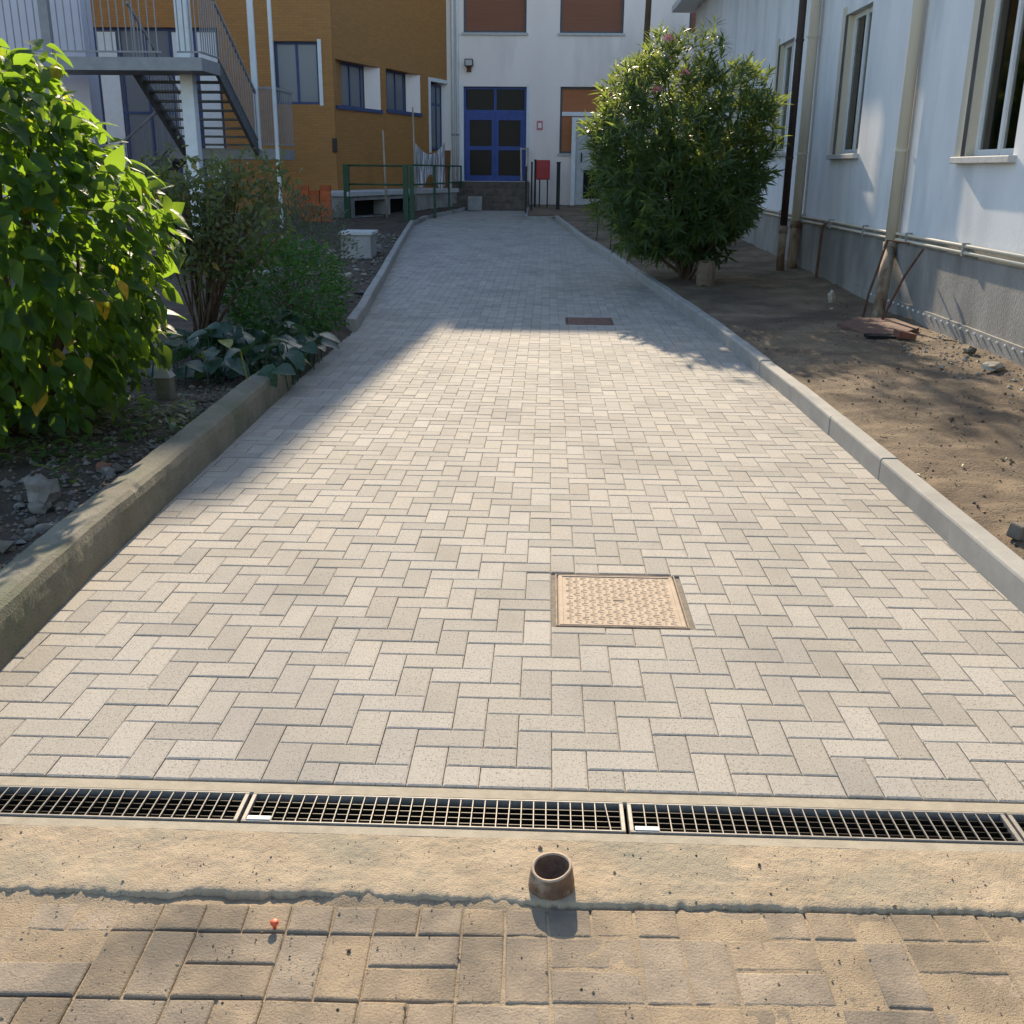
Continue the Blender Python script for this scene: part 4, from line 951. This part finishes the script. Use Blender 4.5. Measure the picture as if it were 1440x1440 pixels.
# sparse shrub with many stems
t = thing('twiggy_shrub', (-3.02, 8.95, .1), 'sparse twiggy shrub with many thin stems behind the big bush', 'shrub')
tips = []
P, D, N_, S_ = [], [], [], []
for k in range(46):
    a = random.uniform(0, 6.28); r = math.sqrt(random.random())
    tip = np.array((-2.78+.68*r*math.cos(a), 9.0+.5*r*math.sin(a), 1.1+.75*(1-.35*r*r)-random.random()*.55)); tips.append(tip)
    m_ = 75
    for j in range(m_):
        u = 1-.5*random.random()**1.4; base = np.array((-3.0, 8.95, .1)); p = base+(tip-base)*u+RNG.normal(0, .055, 3)
        P.append(p); d = RNG.normal(0, .6, 3)+np.array((0, 0, .25)); D.append(d); N_.append(RNG.normal(0, .5, 3)+np.array((0, -.2, .8))); S_.append(RNG.uniform(.045, .1))
for tp in tips[:30]: stems(t, (-3.0, 8.95, .06), [tp], random.uniform(.008, .018), bend=.09)
foliage('crown', leaf_t(.42), P, D, N_, S_, 'lf_shrub', t)
# bright green shrub at the paving edge
t = thing('green_shrub', (-2.3, 9.6, .08), 'dense bright green shrub leaning over the paving edge', 'shrub')
dome((-2.4, 9.6, .5), (.55, .8, .5), 3200, .2, leaf_t(.5), .04, .085, 'lf_green', t, zmin=.05)
stems(t, (-2.42, 9.6, .03), [(-2.42+random.uniform(-.4, .4), 9.55+random.uniform(-.4, .4), random.uniform(.5, .85)) for _ in range(9)], .01)
# hazy grey-green shrub behind it
t = thing('grey_shrub', (-2.85, 11.6, .1), 'hazy grey-green shrub behind the bright green one', 'shrub')
dome((-2.85, 11.6, .7), (.75, .7, .7), 4600, .28, leaf_t(.25), .04, .08, 'lf_grey', t, updir=.7, zmin=.1, lump=.3)
stems(t, (-2.85, 11.6, .06), [(-2.85+random.uniform(-.5, .5), 11.3+random.uniform(-.4, .4), random.uniform(.7, 1.15)) for _ in range(14)], .009)
# grey hoop / hose arc near the shrubs
mb = MB(); mb.tube([(-2.95, 10.4, .62), (-2.8, 10.38, .6), (-2.62, 10.35, .66), (-2.55, 10.35, .78)], .025, 8)
tag(mb.build('grey_hose', M['concrete_pale'], None, (-2.8, 10.38, .55), smooth=True), 'curved piece of pale hose caught in the shrubs', 'hose')
# big-leaved ground plant
t = thing('broad_leaf_plant', (-2.4, 7.95, .1), 'low plant with large blue-green leaves beside the old kerb end', 'plant')
P, D, N_, S_ = [], [], [], []
tm = leaf_t(.72, .16, .3, (.25, .9, 1, .85, .5, 0)); mb = MB()
for k in range(170):
    x = -2.38+random.gauss(0, .27); y = 8.05+random.gauss(0, .5)
    if k > 140: x, y = -1.98+random.gauss(0, .06), random.uniform(7.6, 8.8)
    if x > -1.9: x = -1.9-random.random()*.1
    a = random.uniform(0, 6.28); h = random.uniform(.16, .42) if k < 141 else random.uniform(.2, .32)
    p = (x+.06*math.cos(a), y+.06*math.sin(a), h); P.append(p); D.append((math.cos(a), math.sin(a)-.25, random.uniform(-.5, .25))); N_.append((random.gauss(0, .35), random.gauss(-.15, .35), 1)); S_.append(random.uniform(.12, .225))
    mb.tube([(x, y, .02), ((x+p[0])/2, (y+p[1])/2, h*.6), p], .005, 5)
single_leaves(tm, P, D, N_, S_, 'lf_hosta', t); mb.build('leaf_stalks', M['lf_hosta'], t)['kind'] = 'stuff'
# low weeds under the bush
t = thing('weed_clump', (-2.6, 5.2, .1), 'dark mat of low weeds under the big bush', 'weeds')
P, D, N_, S_ = [], [], [], []
for k in range(1500):
    x = random.uniform(-3.6, -2.12); y = random.uniform(4.7, 6.6)
    if nz(x, y, 3, 15) < -.05 or (x > -2.3 and y < 5.1): continue
    a = random.uniform(0, 6.28); P.append((x, y, soil_l(x, y)+random.uniform(0, .09))); D.append((math.cos(a), math.sin(a), random.uniform(-.1, .9))); N_.append((random.gauss(0, .4), random.gauss(0, .4), 1)); S_.append(random.uniform(.03, .1))
foliage('leaves', leaf_t(.4, .2, .3), P, D, N_, S_, 'lf_ole', t)

# oleander
def oleander():
    z0 = rise(15)+.1; c = np.array((1.78, 15.0, 1.8)); rad = np.array((1.14, 1.1, 1.33))
    t = thing('oleander', (1.98, 15.0, z0), 'large round oleander with narrow leaves and sunlit top on the right', 'bush')
    P, D, N_, S_ = [], [], [], []; fl = []; tips = []
    ns = 0
    while ns < 1900:
        u = RNG.normal(size=3); u /= np.linalg.norm(u); l = 1+.2*noise.noise(Vector(u*2.5)+Vector((5, 1, 2)))+.2*noise.noise(Vector(u*6)+Vector((1, 7, 3)))+(RNG.uniform(.05, .2) if RNG.random() < .03 else 0)
        rr = (1-abs(RNG.normal(0, .17)))*l
        if rr < .25: continue
        q = u*rad*rr/((abs(u)**2.8).sum()**(1/2.8))
        if u[2] < 0: q[0] *= 1-.2*u[2]*u[2]; q[1] *= 1-.2*u[2]*u[2]
        p = c+q
        if p[2] < .36 or p[0] > 3.2 or (u[2] > .2 and RNG.random() < .45*u[2]): continue
        ns += 1
        if len(tips) < 26 and RNG.random() < .05: tips.append(p-u*.1)
        sh = u*np.array((.8, .8, .6))+np.array((0, 0, .75 if u[2] > -.1 else .15))+RNG.normal(0, .25, 3); sh /= np.linalg.norm(sh)
        if u[2] > .45 and u[0] < .1 and RNG.random() < .022: fl.append(p+sh*.12)
        m_ = RNG.integers(9, 15)
        e1 = np.cross(sh, (0, 0, 1)) if abs(sh[2]) < .95 else np.array((1., 0, 0)); e1 /= np.linalg.norm(e1); e2 = np.cross(sh, e1)
        for j in range(m_):
            a = j*2.4+RNG.random(); h = RNG.random(); rd = e1*math.cos(a)+e2*math.sin(a)
            d = rd*(.9-.3*h)+sh*(.35+.9*h)+np.array((0, 0, -.25*(1-h)))
            P.append(p+sh*(.12*h-.06)); D.append(d); N_.append(sh+.3*rd); S_.append(RNG.uniform(.12, .22))
    foliage('crown', leaf_t(.15, .25, .25, (.2, .85, 1, .6, 0)), P, D, N_, S_, 'lf_ole', t)
    stems(t, (1.98, 15.0, z0-.05), tips, .03)
    for i, p in enumerate(fl[:10]):
        mb = MB()
        for j in range(9):
            a = j*2.4; mb.lathe([(0, -.02), (.022, .0), (.03, .02)], (p[0]+.04*math.cos(a), p[1]+.04*math.sin(a), p[2]+.015*(j % 4)), 6)
        mb.build('flower_cluster', M['pink'], t)
oleander()
z0 = rise(14.6)+.1
mb = MB(); mb.lathe([(.0, 0), (.12, 0), (.13, .1), (.125, .25), (.11, .32), (.0, .32)], (2.16, 14.45, z0-.03), 12, lambda a, i: .02*math.sin(3*a+i))
tag(mb.build('tree_stump', M['stump'], None, (2.16, 14.45, z0-.03)), 'short tan stump at the foot of the oleander', 'stump')
# small oleander sprigs beyond
for i, (x, y, h) in enumerate(((1.15, 19.6, .75), (.98, 21.5, .6), (1.7, 18.2, .5))):
    z = rise(y)+.08
    t = thing('oleander_sprig', (x, y, z), ('small leafy sprig growing just past the kerb left of the oleander', 'smallest sprig nearest the far end of the right kerb', 'low sprig close to the left side of the oleander foot')[i], 'plant')
    MB().tube([(x, y, z-.03), (x+.02, y, z+h*.6), (x, y+.03, z+h)], [.012, .01, .006], 6).build('stem', M['bark'], t)
    P, D, N_, S_ = [], [], [], []
    for k in range(90):
        zz = z+h*random.uniform(.25, 1); a = random.uniform(0, 6.28); P.append((x+random.gauss(0, .07), y+random.gauss(0, .07), zz)); D.append((math.cos(a), math.sin(a), random.uniform(-.2, .8))); N_.append((0, 0, 1)); S_.append(random.uniform(.1, .2))
    foliage('leaves', leaf_t(.16), P, D, N_, S_, 'lf_ole', t)
# tree added behind the oleander; its crown throws the dappled shade on the soil
z0 = rise(21)+.1
t = thing('added_tree', (1.75, 21.0, z0), 'slim sparse tree added behind the oleander to dapple the soil', 'tree')
MB().tube([(1.75, 21.0, z0-.1), (1.73, 21.0, 2.5), (1.78, 21.05, 5.2), (1.7, 21.0, 7.6)], [.075, .065, .05, .02], 10).build('trunk', M['bark'], t, smooth=True)
P, D, N_, S_ = [], [], [], []
for k in range(34):
    a = random.uniform(0, 6.28); zb2 = random.uniform(5.3, 7.2); L_ = random.uniform(.6, 1.35); tip = Vector((1.75+L_*math.cos(a)*.8, 21+L_*math.sin(a)*1.3, zb2+random.uniform(.2, .9)))
    b0 = Vector((1.75, 21.02, zb2)); mid = b0.lerp(tip, .5)+Vector((0, 0, .1))
    MB().tube([b0, mid, tip], [.022, .014, .006], 5).build('branch', M['bark'], t, smooth=True)
    for j in range(38):
        q = b0.lerp(tip, random.uniform(.35, 1.05)); P.append((q.x+random.gauss(0, .12), q.y+random.gauss(0, .12), q.z+random.gauss(0, .12))); D.append(RNG.normal(0, .6, 3)+np.array((0, 0, -.2))); N_.append(RNG.normal(0, .5, 3)+np.array((0, 0, .8))); S_.append(random.uniform(.07, .14))
foliage('crown', leaf_t(.5), P, D, N_, S_, 'lf_green', t)
# dry leaves on the soil
def dl():
    P, D, N_, S_ = [], [], [], []
    for k in range(240):
        x = random.uniform(2.0, 3.8); y = random.uniform(3.5, 18)
        P.append((x, y, soil_r(x, y)+.008)); a = random.uniform(0, 6.28); D.append((math.cos(a), math.sin(a), .05)); N_.append((random.gauss(0, .2), random.gauss(0, .2), 1)); S_.append(random.uniform(.02, .05))
    V, F = place(leaf_t(.35), P, D, N_, S_); o = link('fallen_leaves', npmesh('fallen_leaves', V, F), 'lf_shrub'); tag(o, 'dry fallen leaves on the soil behind the right kerb', 'leaves', kind='stuff')
dl()
for o in C.objects:
    if '_local' in o: del o['_local']
